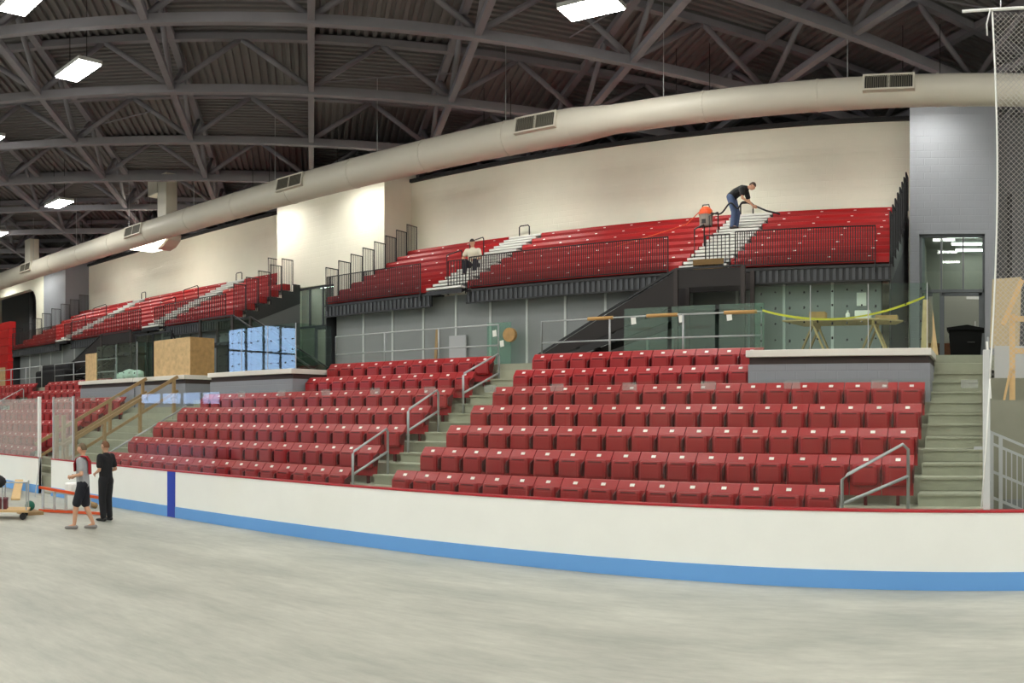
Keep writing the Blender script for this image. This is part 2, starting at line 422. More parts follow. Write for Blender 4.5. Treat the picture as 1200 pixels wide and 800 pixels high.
# ------------------------------------------------------------------ high-bay lamps
def lamp(x, y, label, cat='ceiling lamp', w=1.45, d=.78, z=None):
    z = (ZR - SL*y - .38) if z is None else z
    o = thing('ceiling_lamp', (x,y,z), label, cat, 'high bay lamps over the rink')
    MB().box(x-w/2,x+w/2,y-d/2,y+d/2,z+.03,z+.14).build('housing', mat('lamp_housing', (190,190,186), .5), o)
    MB().box(x-w/2+.03,x+w/2-.03,y-d/2+.03,y+d/2-.03,z,z+.029).build('diffuser', E_LAMP, o)
    for dx in (-.5,.5): MB().tube([(x+dx,y,z+.14),(x+dx,y,z+1.9)], .012, 5).build('hanger_wire', M_BLACK, o)
lamp(-8.9,18.1,'bright rectangular ceiling lamp above the right seating block, near the duct')
lamp(-21.6,12.15,'bright rectangular ceiling lamp seen whole in the upper left roof')
lamp(-18.9,9.1,'bright ceiling lamp cut by the top edge at upper left')
lamp(-28.6,12.3,'bright ceiling lamp cut by the left edge, higher of the two')
lamp(-34.3,18.3,'small far ceiling lamp just above the duct at left')
lamp(-41.6,18.4,'far ceiling lamp cut by the left edge, lower of the two')
n = 0
for ry, y in enumerate((6.2,0,-6.2,-12.4,-18.6)):
    for rx, x in enumerate((-46.5,-40.2,-33.9,-27.6,-21.3,-15,-8.7,-2.4,3.9,10.2,16.5)):
        if y > 3 and -26 < x < -14: continue
        lamp(x, y, 'ceiling lamp outside the picture, %s from left in %s row nearest the viewpoint' % (ORD[rx+1], ORD[ry+1]))
for k, x in enumerate((-15.2,-8.9,-2.6,3.7,10,16)): lamp(x, 12.15, 'ceiling lamp above the top edge of the picture, %s from left' % ORD[k+1])
for x, l in ((5,'nearest'),(11,'middle'),(17,'farthest')): lamp(x, 18.1, 'ceiling lamp beyond the right edge of the picture, %s of three' % l)
for k, x in enumerate((-52,-46.3,-39.5,-33,-25.6,-20.9,-14.5,-8,-1.6,4)):
    lamp(x, 22.75, 'slim wall lamp hidden behind the air duct, %s from left' % ORD[k+1], 'wall lamp', 1.3, .46, 10.88)

# ------------------------------------------------------------------ air duct
YD = 21.5
dt = thing('air_duct', (-10,YD,9.9), 'large round cream air duct running the length of the wall under the roof', 'air duct')
ZB = 10.05
RB, RS = .50, .395
zcb, zcs = ZB+RB, ZB+.10+RS
def ring(x, r, zc, n=28): return [(x, YD+r*cos(2*pi*k/n), zc+r*sin(2*pi*k/n)) for k in range(n)]
def ductpart(xs):
    mb = MB(); n = 28; vs = []; fs = []
    for x, r, z in xs: vs += ring(x, r, z)
    for i in range(len(xs)-1):
        for k in range(n): fs.append((i*n+k,(i+1)*n+k,(i+1)*n+(k+1)%n,i*n+(k+1)%n))
    return mb.add(vs, fs)
ductpart([(-58,RB,zcb),(-11.1,RB,zcb)]).build('duct_run', M_DUCT, dt, smooth=True)
ductpart([(-11.1,RB,zcb),(-9.9,RS,zcs)]).build('reducer', M_DUCT, dt, smooth=True)
ductpart([(-9.9,RS,zcs),(8,RS,zcs)]).build('duct_run', M_DUCT, dt, smooth=True)
x = -56.0
while x < 8:
    r, z = (RB,zcb) if x < -11.1 else (RS,zcs)
    if not -11.3 < x < -9.7:
        ductpart([(x-.03,r+.001,z),(x-.03,r+.014,z),(x+.03,r+.014,z),(x+.03,r+.001,z)]).build('duct_seam', M_DUCT, dt, smooth=False)
    x += 3.05
for gx in (-2.3,-12.1,-22.1,-32.3,-43.4):
    r, zc = (RB,zcb) if gx < -11.1 else (RS,zcs)
    a = radians(168)     # direction on the duct's flank towards the rink, a little upward
    c = Vector((gx, YD+cos(a)*(r+.05), zc+sin(a)*(r+.05)))
    w, h = (1.35,.5) if gx < -11.1 else (1.3,.44)
    nrm = Vector((0,cos(a),sin(a))); upv = Vector((0,-sin(a),cos(a)))*-1
    upv = Vector((0, sin(a), -cos(a)))
    rt = Vector((1,0,0))
    def gq(u, v, t): return c + rt*u + upv*v + nrm*t
    def gbox(mb, u0,u1,v0,v1,t0,t1):
        P = [gq(u,v,t) for t in (t0,t1) for (u,v) in ((u0,v0),(u1,v0),(u1,v1),(u0,v1))]
        return mb.add(P, [(0,3,2,1),(4,5,6,7),(0,1,5,4),(1,2,6,5),(2,3,7,6),(3,0,4,7)])
    fm = MB(); b = .05
    gbox(fm,-w/2,w/2,-h/2,-h/2+b,-.16,.015); gbox(fm,-w/2,w/2,h/2-b,h/2,-.16,.015)
    gbox(fm,-w/2,-w/2+b,-h/2+b,h/2-b,-.16,.015); gbox(fm,w/2-b,w/2,-h/2+b,h/2-b,-.16,.015); gbox(fm,-.025,.025,-h/2+b,h/2-b,-.16,.015)
    g = fm.build('grille', M_DUCT, dt)
    gbox(MB(),-w/2+b,w/2-b,-h/2+b,h/2-b,-.05,-.03).build('grille_backing', M_DARK, g)
    fin = MB()
    for i in range(1,22):
        u = -w/2+b + (w-2*b)*i/22
        gbox(fin,u-.012,u+.012,-h/2+b,h/2-b,-.03,.015)
    tag(fin.build('louvre', mat('grille_fin', (112,108,96), .5), g), kind='stuff')
# branch risers and hangers
for x, z1 in ((-30.6,12.9),(-44.0,12.4)):
    MB().cbox(x-.34,x+.34,YD-.1,YD+.5,zcb+.3,z1,.03).build('riser', M_DUCT, dt)
MB().cbox(-31.7,-30.95,YD-.1,YD+.5,12.1,12.9,.03).build('riser', M_DUCT, dt)
for x in range(-54, 8, 5):
    r, z = (RB,zcb) if x < -11.1 else (RS,zcs)
    MB().tube([(x+.6,YD,z+r),(x+.6,YD,ZR-SL*YD+1.4)], .012, 5).build('hanger_rod', M_GALV, dt)
# curved light tray hung below the duct at the left
lt = thing('wall_light_tray', (-33.4,22.6,9.95), 'curved white light tray glowing under the duct before the cream wall', 'lamp')
MB().box(-35.3,-31.3,22.35,22.95,10.48,10.6).build('tray', M_DUCT, lt)
MB().prism([(-32.2,9.93),(-31.75,10.02),(-31.4,10.25),(-31.3,10.48),(-31.42,10.48),(-31.55,10.3),(-31.85,10.12),(-32.2,10.02)], 'y', 22.3, 23.0).build('tray_lip', M_DUCT, lt)
MB().prism([(-35.3,10.47),(-33.6,10.08),(-32.2,10.03),(-31.87,10.13),(-31.6,10.32),(-31.5,10.47)], 'y', 22.35, 22.95).build('diffuser', emit('tray_light', (255,248,226), 6.0), lt)
for x in (-34.6,-32.2): MB().tube([(x,22.65,10.6),(x,22.65,12.6)], .015, 5).build('hanger_rod', M_GALV, lt)

# ------------------------------------------------------------------ lower stand: tiers, stairs, platforms
YB = 11.5
ROWS = 7; Y1, RY, F0, RZ = 12.45, .868, .53, .416
def FZ(i): return F0 + RZ*i
def SY(i): return Y1 + RY*i
CZ = 3.62
XL, XR = -47.0, .08
for i in range(ROWS):
    y0 = YB+.2 if i == 0 else SY(i)-.60
    struct('floor_tier_%d' % (i+1), MB().box(XL, XR, y0, SY(i)+.268 if i < 6 else 17.95, FZ(i)-RZ-.2 if i else 0, FZ(i)), M_TIER, (-20,y0,0))
# the way out at the left (between the two stairs) is filled by a ramp block, see below
struct('floor_concourse', MB().box(-60,8,17.95,24.4,3.3,CZ), M_TIER, (-20,20,3.3))
struct('wall_tier_backing', MB().box(XL,XR,17.9,17.949,0,CZ), M_TIER, (-20,17.9,0))
AISLES = [(-11.35,-10.25,'central'), (-.98,.06,'right'), (-21.9,-20.75,'left'), (-35.4,-34.3,'far_left')]
for a0, a1, nm in AISLES:
    st = sempty('stairs_%s' % nm, ((a0+a1)/2, YB+.5, F0))
    def nose(y, z): MB().box(a0, a1, y-.035, y-.0005, z-.035, z).build('nosing', M_STEP, st)
    for i in range(ROWS):
        nose(SY(i)-.166, FZ(i)+RZ/2)
        if i: nose(SY(i)-.612, FZ(i)+.012)
        MB().cbox(a0, a1, SY(i)-.166, SY(i)+.268 if i < 6 else 17.95, FZ(i), FZ(i)+RZ/2, .008).build('step', M_STEP, st)
        y0 = YB+.2 if i == 0 else SY(i)-.60
        MB().cbox(a0, a1, y0-.012, SY(i)-.166, FZ(i)-(RZ/2-.012 if i else .05), FZ(i)+.012, .004).build('step', M_STEP, st)
    MB().cbox(a0, a1, 17.75, 17.95, FZ(6)+RZ/2, FZ(6)+RZ, .008).build('step', M_STEP, st)

def pipe_rail(pts_list, name, label, cat, m=M_GALV, r=.026, group=None, base=None):
    allp = [Vector(p) for _, ps in pts_list for p in ps]
    b = base or (sum((p.x for p in allp))/len(allp), sum((p.y for p in allp))/len(allp), min(p.z for p in allp))
    o = thing(name, b, label, cat, group)
    for nm, ps in pts_list: MB().tube(ps, r, 8).build(nm, m, o, smooth=True)
    return o

# aisle hand loops
def loop_rail(x, ya, yb, za, zb, label, h=.92):
    """a sloped two-bar pipe loop from (ya, za) at the front to (yb, zb) behind"""
    return pipe_rail([('rail_loop', [(x,ya,za),(x,ya,za+h-.06),(x,ya+.05,za+h),(x,yb-.05,zb+h),(x,yb,zb+h-.06),(x,yb,zb)]),
                      ('mid_rail', [(x,ya,za+h*.5),(x,yb,zb+h*.5)])], 'aisle_handrail', label, 'handrail', group='pipe handrails in the seating aisles')
xa = -11.2
loop_rail(xa, SY(0)-.1, SY(1)+.1, FZ(0)+RZ/2, FZ(1)+RZ/2, 'lowest grey pipe handrail beside the central aisle steps')
loop_rail(xa, SY(2)-.1, SY(3)+.1, FZ(2)+RZ/2, FZ(3)+RZ/2, 'middle grey pipe handrail beside the central aisle steps')
loop_rail(xa, SY(4)+.2, SY(6)+.0, FZ(4)+RZ/2, FZ(6)-.1, 'topmost grey pipe handrail beside the central aisle steps')
loop_rail(-34.9, SY(3), SY(5), FZ(3), FZ(5), 'grey pipe handrail in the aisle at far left')
pipe_rail([('rail_loop', [(-2.0,12.15,FZ(0)),(-2.0,12.15,FZ(0)+.9),(-1.92,12.2,FZ(0)+.98),(-1.18,12.75,FZ(1)+.98),(-1.1,12.8,FZ(1)+.9),(-1.1,12.8,FZ(1))]),
           ('mid_rail', [(-2.0,12.15,FZ(0)+.55),(-1.1,12.8,FZ(1)+.5)])], 'aisle_handrail', 'grey pipe handrail at the foot of the right stairs, before a short front row', 'handrail', group='pipe handrails in the seating aisles')

# grey platforms with white caps
def platform(x0, x1, nm, label):
    o = thing('viewing_platform', ((x0+x1)/2,17.1,2.0), label, 'platform', 'viewing platforms at the ends of the seating blocks')
    MB().box(x0,x1,16.3,17.88,2.0,3.36).build('base_wall', M_GREYB, o)
    MB().box(x0+.02,x1-.02,16.33,17.88,3.36,3.50).build('dark_band', M_BROWN, o)
    MB().cbox(x0-.03,x1+.03,16.22,17.89,3.50,3.64,.012).build('cap', M_CAPW, o)
    return o
platform(-4.57,-.98,'a','grey block platform with white cap at the right end of near seats')
platform(-20.7,-17.02,'b','grey block platform with white cap left of the middle seating block')
platform(-28.8,-25.0,'c','grey block platform with white cap at far left under the crates')

# balcony glass
def balcony(x0, x1, label, n=3, ret=None):
    o = thing('glass_balustrade', ((x0+x1)/2,16.5,3.64), label, 'balustrade', 'glass balustrades on the platforms')
    w = (x1-x0)/n
    for k in range(n):
        a, b = x0+w*k+.012, x0+w*(k+1)-.012
        p = MB().box(a,b,16.49,16.505,3.645,4.92).build('pane', G_BAL, o)
        ft = MB()
        for u in (.12,.38,.64,.9):
            for z in (3.85,4.18,4.5,4.8):
                ft.tube([(a+(b-a)*u,16.475,z+random.uniform(-.05,.05)),(a+(b-a)*u,16.489,z)], .017, 6)
        tag(ft.build('fitting', M_BLACK, p), kind='stuff')
        MB().box(b+.004,b+.02,16.485,16.51,3.645,4.92).build('post', M_GALV, o)
    if ret:
        MB().box(ret-.008,ret+.008,16.52,17.9,3.645,4.92).build('pane', G_BAL, o)
    return o
balcony(-4.5,-1.05,'green tinted glass balustrade before the sawhorse table', ret=-1.03)
balcony(-20.6,-17.1,'glass balustrade reflecting a blue daylight window', ret=-17.08)
balcony(-27.9,-25.1,'glass balustrade at far left in front of white bags', n=2, ret=-25.08)

# concourse pipe railings
def railing(x0, x1, label, y=18.02):
    o = thing('concourse_railing', ((x0+x1)/2,y,CZ), label, 'railing', 'grey pipe railings above the seats')
    MB().tube([(x0,y,CZ),(x0,y,CZ+1.0),(x1,y,CZ+1.0),(x1,y,CZ)], .026, 8).build('top_rail', M_GALV, o, smooth=True)
    MB().tube([(x0,y,CZ+.48),(x1,y,CZ+.48)], .02, 8).build('mid_rail', M_GALV, o, smooth=True)
    n = max(1, round((x1-x0)/1.75))
    for k in range(1, n):
        x = x0+(x1-x0)*k/n
        MB().tube([(x,y,CZ),(x,y,CZ+1.0)], .026, 8).build('post', M_GALV, o, smooth=True)
    return o
ra = railing(-10.2,-4.75,'grey pipe railing above the top row of the near seats')
railing(-17.0,-11.45,'grey pipe railing above the top row of the middle block')
railing(-34.2,-28.9,'short grey pipe railing before the black stairs at far left')
railing(-44,-35.5,'grey pipe railing at the left edge of the picture')

# ------------------------------------------------------------------ seats
def seat_proto():
    o = thing('stadium_seat', (0,0,0), 'x', 'seat', 'red folding seats of the lower stand')
    w = .235
    # reclined back with a rolled top edge
    prof = [(-.06,.40),(-.02,.40),(.075,.66),(.155,.765),(.135,.785),(.10,.785),(.02,.66)]
    b = MB().prism([(-.05,.40),(-.05,.16),(-.02,.16),(.03,.62),(.13,.745),(.145,.775),(.115,.79),(.085,.775),(-.03,.64)], 'x', -w-.012, w+.012)
    b.build('backrest', M_SEAT, o)
    pn = MB().cbox(-w+.03,w-.03,-.145,-.055,.31,.655,.05).build('seat_pan', M_SEAT, o)
    MB().cbox(-w+.07,w-.07,-.156,-.1455,.36,.575,.004).build('pan_panel', M_SEAT, pn)
    c, t, n = Vector((0,.034,.715)), Vector((0,.115,.135)).normalized(), Vector((0,-.135,.115)).normalized()
    P = [c + Vector((u,0,0)) + t*v + n*w_ for w_ in (.001,.006) for (u,v) in ((-.04,-.027),(.04,-.027),(.04,.027),(-.04,.027))]
    MB().add(P, [(0,3,2,1),(4,5,6,7),(0,1,5,4),(1,2,6,5),(2,3,7,6),(3,0,4,7)]).build('number_plate', M_PLATE, o)
    MB().cbox(-.13,.13,-.1475,-.1453,.60,.622,.0005).build('hand_slot_shade', M_SEATD, pn)  # dark strip painting the recess shade near the top of the pan
    MB().prism([(-.10,.36),(-.02,.36),(.06,.62),(.02,.64),(-.13,.56),(-.14,.44)], 'x', w+.001, w+.022).build('bracket', M_SEATD, o)
    MB().prism([(-.03,0),(.03,0),(.01,.4),(-.05,.4)], 'x', -.025, .025).build('leg', M_SEATD, o)
    return o
proto = seat_proto(); first = [True]
ROWN = ['front','second','third','fourth','fifth','sixth','top']
SW = .511
def seat_row(i, x0, x1, block):
    n = int((x1-x0)/SW + .3)
    pitch = (x1-x0)/n
    for k in range(n):
        x = x0 + pitch*(k+.5)
        a = atan2(x, SY(i))
        if a < -1.168: continue
        o = proto if first[0] else copy_tree(proto); first[0] = False
        o.location = (x, SY(i), FZ(i))
        o['label'] = 'red folding seat, %s from left end, %s row of %s' % (ORD[k+1], ROWN[i], block)
for i in range(ROWS):
    seat_row(i, -10.25, (-2.1 if i == 0 else -1.05) if i < 5 else -4.62, 'near right block')
for i in range(ROWS):
    seat_row(i, -20.6 if i < 5 else -16.95, -11.38, 'middle block')
for i in range(ROWS):
    seat_row(i, -34.28, -25.1 if i < 5 else -28.85, 'far left block')
for i in range(4, ROWS):
    seat_row(i, -41.0, -35.45, 'block at left edge')

# ------------------------------------------------------------------ dasher boards and rink glass
def boards(x0, x1, label, line=None):
    o = thing('dasher_board', ((x0+x1)/2,YB+.06,0), label, 'rink board', 'rink boards')
    MB().box(x0,x1,YB,YB+.12,.25,1.05).build('panel', M_BOARD, o)
    MB().box(x0,x1,YB-.012,YB+.12,0,.25).build('kick_plate', M_KICK, o)
    MB().cbox(x0,x1,YB-.02,YB+.14,1.05,1.085,.01).build('cap_rail', M_CAP, o)
    if line: MB().box(line-.15,line+.15,YB-.016,YB-.0,0.0,1.05).build('blue_line', M_BLUEL, o)
    return o
GX0, GX1 = -22.9, -22.05
boards(GX1, 4.0, 'long white rink board with red cap rail and blue kick plate', line=11.5*tan((201-X0)/F))
boards(-34, GX0, 'short white rink board beyond the open gate at left')
def rink_glass(x0, x1, label, step=1.22, m=None):
    o = thing('rink_glass_wall', ((x0+x1)/2,YB+.06,1.085), label, 'rink glass', 'rink glass above the boards')
    n = max(1, round((x1-x0)/step)); w = (x1-x0)/n
    for k in range(n):
        a, b = x0+w*k+.006, x0+w*(k+1)-.006
        p = MB().box(a,b,YB+.055,YB+.067,1.085,2.86).build('pane', m or G_RINK, o)
        MB().box(b-.25,b-.02,YB+.051,YB+.0545,2.73,2.845).build('sticker', glass('sticker_film', (.88,.87,.87), 1.3, .13) if 'sticker_film' not in MATS else MATS['sticker_film'], p)
    return o
rink_glass(-20.8, -.02, 'long run of clear rink glass panes above the near boards')
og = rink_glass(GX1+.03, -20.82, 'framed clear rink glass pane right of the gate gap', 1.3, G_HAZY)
MB().box(GX1,GX1+.035,YB+.04,YB+.09,1.085,2.88).build('post', M_ALU, og)
MB().box(-20.86,-20.8,YB+.04,YB+.09,1.085,2.88).build('post', M_ALU, og)
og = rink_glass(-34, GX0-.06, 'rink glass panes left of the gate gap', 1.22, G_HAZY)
MB().box(GX0-.1,GX0,YB+.03,YB+.11,0,2.9).build('post', M_WHITE, og)

# ------------------------------------------------------------------ upper bleachers
BF, BR, BZ, BH, NB = 20.5, .62, 5.99, .309, 8
def bleacher(x0, x1, aisles, label, xr=None, pitch=.06):
    o = thing('telescopic_bleacher', ((x0+x1)/2,BF,CZ), label, 'bleacher', 'upper telescopic bleachers')
    secs = []; c = x0
    for a0, a1 in aisles: secs.append((c,a0)); c = a1
    secs.append((c,x1))
    for i in range(NB):
        y, z = BF+BR*i, BZ+BH*i
        for (s0,s1) in secs:
            e1 = s1
            if s1 == x1 and xr is not None and y+BR > YT-.1: e1 = xr
            bn = MB().prism([(y+.02,z+.065),(y,z+.20),(y+.045,z+BH-.015),(y+.10,z+BH),(y+.46,z+BH),(y+.46,z+.065)], 'x', s0+.01, e1-.01).build('bench', M_BENCH, o)
            pl = MB(); n = int((e1-s0)/.92)
            for k in range(n):
                x = s0 + (e1-s0)*(k+.5)/n
                pl.add([(x-.038,y+.001,z+.216),(x+.038,y+.001,z+.216),(x+.038,y+.011,z+.238),(x-.038,y+.011,z+.238)], [(0,1,2,3)])
            if n: tag(pl.build('number_plate', M_PLATE, bn), kind='stuff')
            MB().box(s0,e1,y+.03,y+BR+.03,z-.01,z+.03).build('deck_board', M_BLACK, o)
        for (a0,a1) in aisles:
            MB().cbox(a0+.02,a1-.02,y-.30,y+.02,z+.055,z+.125,.01).build('aisle_step', M_ALUW, o)
            MB().cbox(a0+.02,a1-.02,y+.03,y+BR-.30,z+.215,z+BH-.025,.01).build('aisle_step', M_ALUW, o)
    for (a0,a1) in aisles:
        st = [q for i in range(NB) for q in ((BF+BR*i-.28,BZ+BH*i+.03),(BF+BR*i+.04,BZ+BH*i+.03),(BF+BR*i+.04,BZ+BH*i+.185),(BF+BR*i+BR-.28,BZ+BH*i+.185))]
        MB().prism([(BF-.28,BZ-.1)]+st+[(BF+BR*NB-.28,BZ+BH*NB-.5)], 'x', a0+.01, a1-.01).build('aisle_base', M_BLACK, o)
    # skirt, split at the aisles, ribbed
    for (s0,s1) in secs:
        sk = MB().box(s0,s1,BF-.02,BF+.05,BZ-.38,BZ-.02)
        n = int((s1-s0)/.16)
        skp = sk.build('skirt', M_SKIRT, o)
        MB().box(s0,s1,BF-.07,BF-.02,BZ-.06,BZ-.0).build('skirt_rail', M_BLACK, skp)
        MB().box(s0,s1,BF-.07,BF-.02,BZ-.40,BZ-.36).build('skirt_rail', M_BLACK, skp)
        rb = MB()
        for k in range(n):
            x = s0+(s1-s0)*(k+.5)/n; rb.box(x-.04,x+.04,BF-.05,BF-.02,BZ-.36,BZ-.06)
        tag(rb.build('skirt_rib', mat('skirt_rib_grey', (72,74,78), .6), skp), kind='stuff')
        # front guard rail with pickets
        g0, g1 = s0+.15, s1-.35
        gr = MB().tube([(g0,BF-.1,BZ-.2),(g0,BF-.1,BZ+.93),(g1,BF-.1,BZ+.93),(g1,BF-.1,BZ-.2)], .022, 6).tube([(g0,BF-.1,BZ+.08),(g1,BF-.1,BZ+.08)], .016, 5).build('guard_rail', M_BLACK, o)
        pk = MB(); n = int((g1-g0)/pitch)
        for k in range(1, n):
            x = g0+(g1-g0)*k/n; pk.box(x-.0095,x+.0095,BF-.109,BF-.091,BZ+.08,BZ+.93)
        tag(pk.build('picket', M_BLACK, gr), kind='stuff')
    # stepped side guards
    for sx in (x0, x1):
        for i in range(NB):
            y, z = BF+BR*i, BZ+BH*i
            xx = sx
            if sx == x1 and xr is not None and y+BR > YT-.1: xx = xr
            p = MB().tube([(xx,y,z),(xx,y,z+1.28),(xx,y+BR-.04,z+1.28),(xx,y+BR-.04,z+.3)], .024, 6).build('side_guard', M_BLACK, o)
            pk = MB()
            for k in range(1,8):
                yy = y+(BR-.04)*k/8; pk.box(xx-.0065,xx+.0065,yy-.0065,yy+.0065,z+.05,z+1.28)
            tag(pk.build('picket', M_BLACK, p), kind='stuff')
        # black stepped stringer and dull end cloth
        st = [(BF,BZ-.44)] + [q for i in range(NB) for q in ((BF+BR*i,BZ+BH*i+.03),(BF+BR*(i+1),BZ+BH*i+.03))] + [(BF+BR*NB,BZ+BH*(NB-1)-.45)]
        lim = YT-.05 if (sx == x1 and xr is not None) else 99
        st2 = [(a,b) for a,b in st if a < lim]
        if lim < 99: st2 += [(lim,st2[-1][1]),(lim,st2[-1][1]-.75)]
        MB().prism(st2, 'x', sx-.03, sx+.03).build('stringer', M_BLACK, o)
        top = BF+BR*NB
        zz = BZ+BH*(NB-1)-.45
        if lim < 99: zz = BZ-.44+(zz-BZ+.44)*(lim-BF)/(top-BF)
        MB().prism([(BF,CZ),(BF,BZ-.44),(min(top,lim),zz),(min(top,lim),CZ)], 'x', sx-.02, sx+.02).build('end_panel', mat('end_panel_cloth', (92,94,94), .8) if xr is not None and sx == x1 else M_SKIRT, o)
    # hoops at the head of each aisle, handrails in it
    for (a0,a1) in aisles:
        y, z = BF+BR*NB-.1, BZ+BH*NB
        MB().tube([(a0+.15,y,z),(a0+.15,y,z+.38),(a0+.2,y,z+.43),(a0+.5,y,z+.43),(a0+.55,y,z+.38),(a0+.55,y,z)], .022, 7).build('hoop_rail', M_GALV if False else M_BLACK, o, smooth=True)
        for i in (1,3):
            y, z = BF+BR*i, BZ+BH*i
            xm = a0+.12
            MB().tube([(xm,y,z),(xm,y,z+.92),(xm,y+.06,z+.95),(xm,y+.75,z+1.2),(xm,y+.8,z+1.15),(xm,y+.8,z+.3)], .02, 6).build('aisle_rail', M_BLACK, o, smooth=True)
        # low gate of pickets at the foot of the aisle
        gt = MB().tube([(a1-.65,BF-.05,BZ-.1),(a1-.65,BF-.05,BZ+.9),(a1-.02,BF-.05,BZ+.9),(a1-.02,BF-.05,BZ-.1)], .02, 6)
        for k in range(1,6):
            x = a1-.65+.63*k/6; gt.box(x-.009,x+.009,BF-.06,BF-.04,BZ,BZ+.9)
        gt.build('aisle_gate', M_BLACK, o)
    return o
bleacher(-19.8,-2.2,[(-15.4,-14.1),(-7.5,-6.2)],'upper bank of red bleacher benches with white aisle steps under cream wall, right')
bleacher(-44.0,-24.6,[(-38.3,-37.1),(-30.4,-29.1)],'upper bank of red bleacher benches beyond the white pillar at left', xr=-26.1, pitch=.11)
# closed red bleacher at the far left
o = thing('closed_bleacher', (-53,23,CZ), 'closed stack of bright red bleacher fronts at the left edge', 'bleacher')
for k in range(9):
    MB().cbox(-57,-50.2,22.9+.03*k,23.6,CZ+.02+.53*k,CZ+.53+.53*k,.02).build('bench_front', M_RED, o)

# fascia below the bleachers: panels and pale battens
def fascia(nm, x0, x1):
    w = sempty('wall_concourse_%s' % nm, ((x0+x1)/2,20.9,CZ))
    n = round((x1-x0)/1.25); d = (x1-x0)/n
    for k in range(n):
        MB().box(x0+d*k+.01,x0+d*(k+1)-.01,20.9,20.96,CZ,BZ-.05).build('panel', M_FASCIA, w)
        if k: MB().box(x0+d*k-.035,x0+d*k+.035,20.87,20.9,CZ,BZ-.02).build('batten', M_BATTEN, w)
    MB().box(x0,x1,20.961,21.05,CZ,BZ-.05).build('backing', M_DARK, w)
fascia('right', -19.7, -2.45)
fascia('left', -43.9, -24.7)

# black access stairs on the concourse
def access_stair(xb, xl, xe, label, y0=19.55, y1=20.36, zl=5.0, scr=None):
    """rises from xb on the concourse to the landing xl..xe at height zl"""
    o = thing('access_stair', ((xb+xe)/2,(y0+y1)/2,CZ), label, 'stairs', 'black steel stairs up to the bleachers')
    s = 1 if xl > xb else -1
    n = 8
    for k in range(n):
        xa = xb+(xl-xb)*k/n; z = CZ+(zl-CZ)*(k+1)/n
        MB().box(min(xa,xa+(xl-xb)/n),max(xa,xa+(xl-xb)/n),y0,y1,z-.05,z).build('tread', M_BLACK, o)
    M = scr or mat('dark_screen', (34,29,28), .7)
    MB().box(min(xl,xe),max(xl,xe),y0,y1,zl-.1,zl).build('landing', M_BLACK, o)
    for y in (y0-.02, y1+.02):
        MB().prism([(xb,CZ),(xb+.3*s,CZ),(xl,zl-.3),(xl,zl),], 'y', y-.015, y+.015).build('stringer', M_BLACK, o)
        g = MB().prism([(xb,CZ+.05),(xl,zl+.05),(xl,zl+.85),(xb+.0*s,CZ+.25)], 'y', y-.01, y+.01)
        g.build('guard_screen', M, o)
        g2 = MB().beam((xb,y,CZ+.3),(xl,y,zl+.92),.05,.05).beam((xl,y,zl+.92),(xe,y,zl+.92),.05,.05)
        g2.build('guard_rail', M_BLACK, o)
        MB().box(min(xl,xe),max(xl,xe),y-.01,y+.01,zl+.45,zl+.88).build('guard_screen', M, o)
        for x in (xl, xe): MB().box(x-.05,x+.05,y-.04,y+.04,CZ,zl+.92).build('post', mat('stair_post', (52,44,42), .6), o)
    MB().box(min(xl,xe)+.1,max(xl,xe)-.1,y1-.1,y1-.08,CZ,zl-.1).build('back_screen', M_BLACK, o)
    return o
access_stair(-11.2,-7.3,-5.6,'dark steel stair rising behind the railing to the right bleacher aisle')
access_stair(-37.5,-32.6,-30.2,'dark steel stair at far left rising to the left bleacher')
access_stair(-19.6,-23.5,-25.4,'dark steel stair with glass sides descending beside the white pillar doors', scr=G_DOOR)

# ------------------------------------------------------------------ people
CUR = [Matrix.Identity(3)]
def skin(joints, edges, root, sub=2):
    """tapered limbs: hull of the ellipsoids at both ends of each bone; merge() fuses them into one surface"""
    out = bmesh.new()
    def pts(p, r, q=None):
        r = r if isinstance(r, tuple) else (r, r)
        bm = bmesh.new(); bmesh.ops.create_icosphere(bm, subdivisions=2 if max(r) > .03 else 1, radius=1)
        c = [Vector(p) + CUR[0] @ Vector((v.co.x*r[0], v.co.y*r[1], v.co.z*r[1])) for v in bm.verts]; bm.free(); return c
    for a, b in edges:
        bm = bmesh.new()
        for c in pts(*joints[a]) + pts(*joints[b]): bm.verts.new(c)
        bmesh.ops.convex_hull(bm, input=list(bm.verts))
        bmesh.ops.delete(bm, geom=[v for v in bm.verts if not v.link_faces], context='VERTS')
        bmesh.ops.recalc_face_normals(bm, faces=bm.faces)
        t = bpy.data.meshes.new('t'); bm.to_mesh(t); bm.free(); out.from_mesh(t); bpy.data.meshes.remove(t)
    e = bpy.data.meshes.new('limbs'); out.to_mesh(e); out.free()
    return e
TMP = bpy.data.scenes.new('workbench')
def merge(meshes, voxel=None):
    bm = bmesh.new()
    for e in meshes: bm.from_mesh(e)
    out = bpy.data.meshes.new('body'); bm.to_mesh(out); bm.free()
    if voxel:
        ob = bpy.data.objects.new('tmp', out); TMP.collection.objects.link(ob)
        m = ob.modifiers.new('r','REMESH'); m.mode = 'VOXEL'; m.voxel_size = voxel
        sm = ob.modifiers.new('s','SMOOTH'); sm.factor = .5; sm.iterations = 4
        vl = TMP.view_layers[0]; vl.update(); dg = vl.depsgraph
        e = bpy.data.meshes.new_from_object(ob.evaluated_get(dg))
        bpy.data.objects.remove(ob); out = e
    out.polygons.foreach_set('use_smooth', [True]*len(out.polygons))
    return out
SKIN = mat('skin', (206,158,128), .55, vary=.06, scale=8)
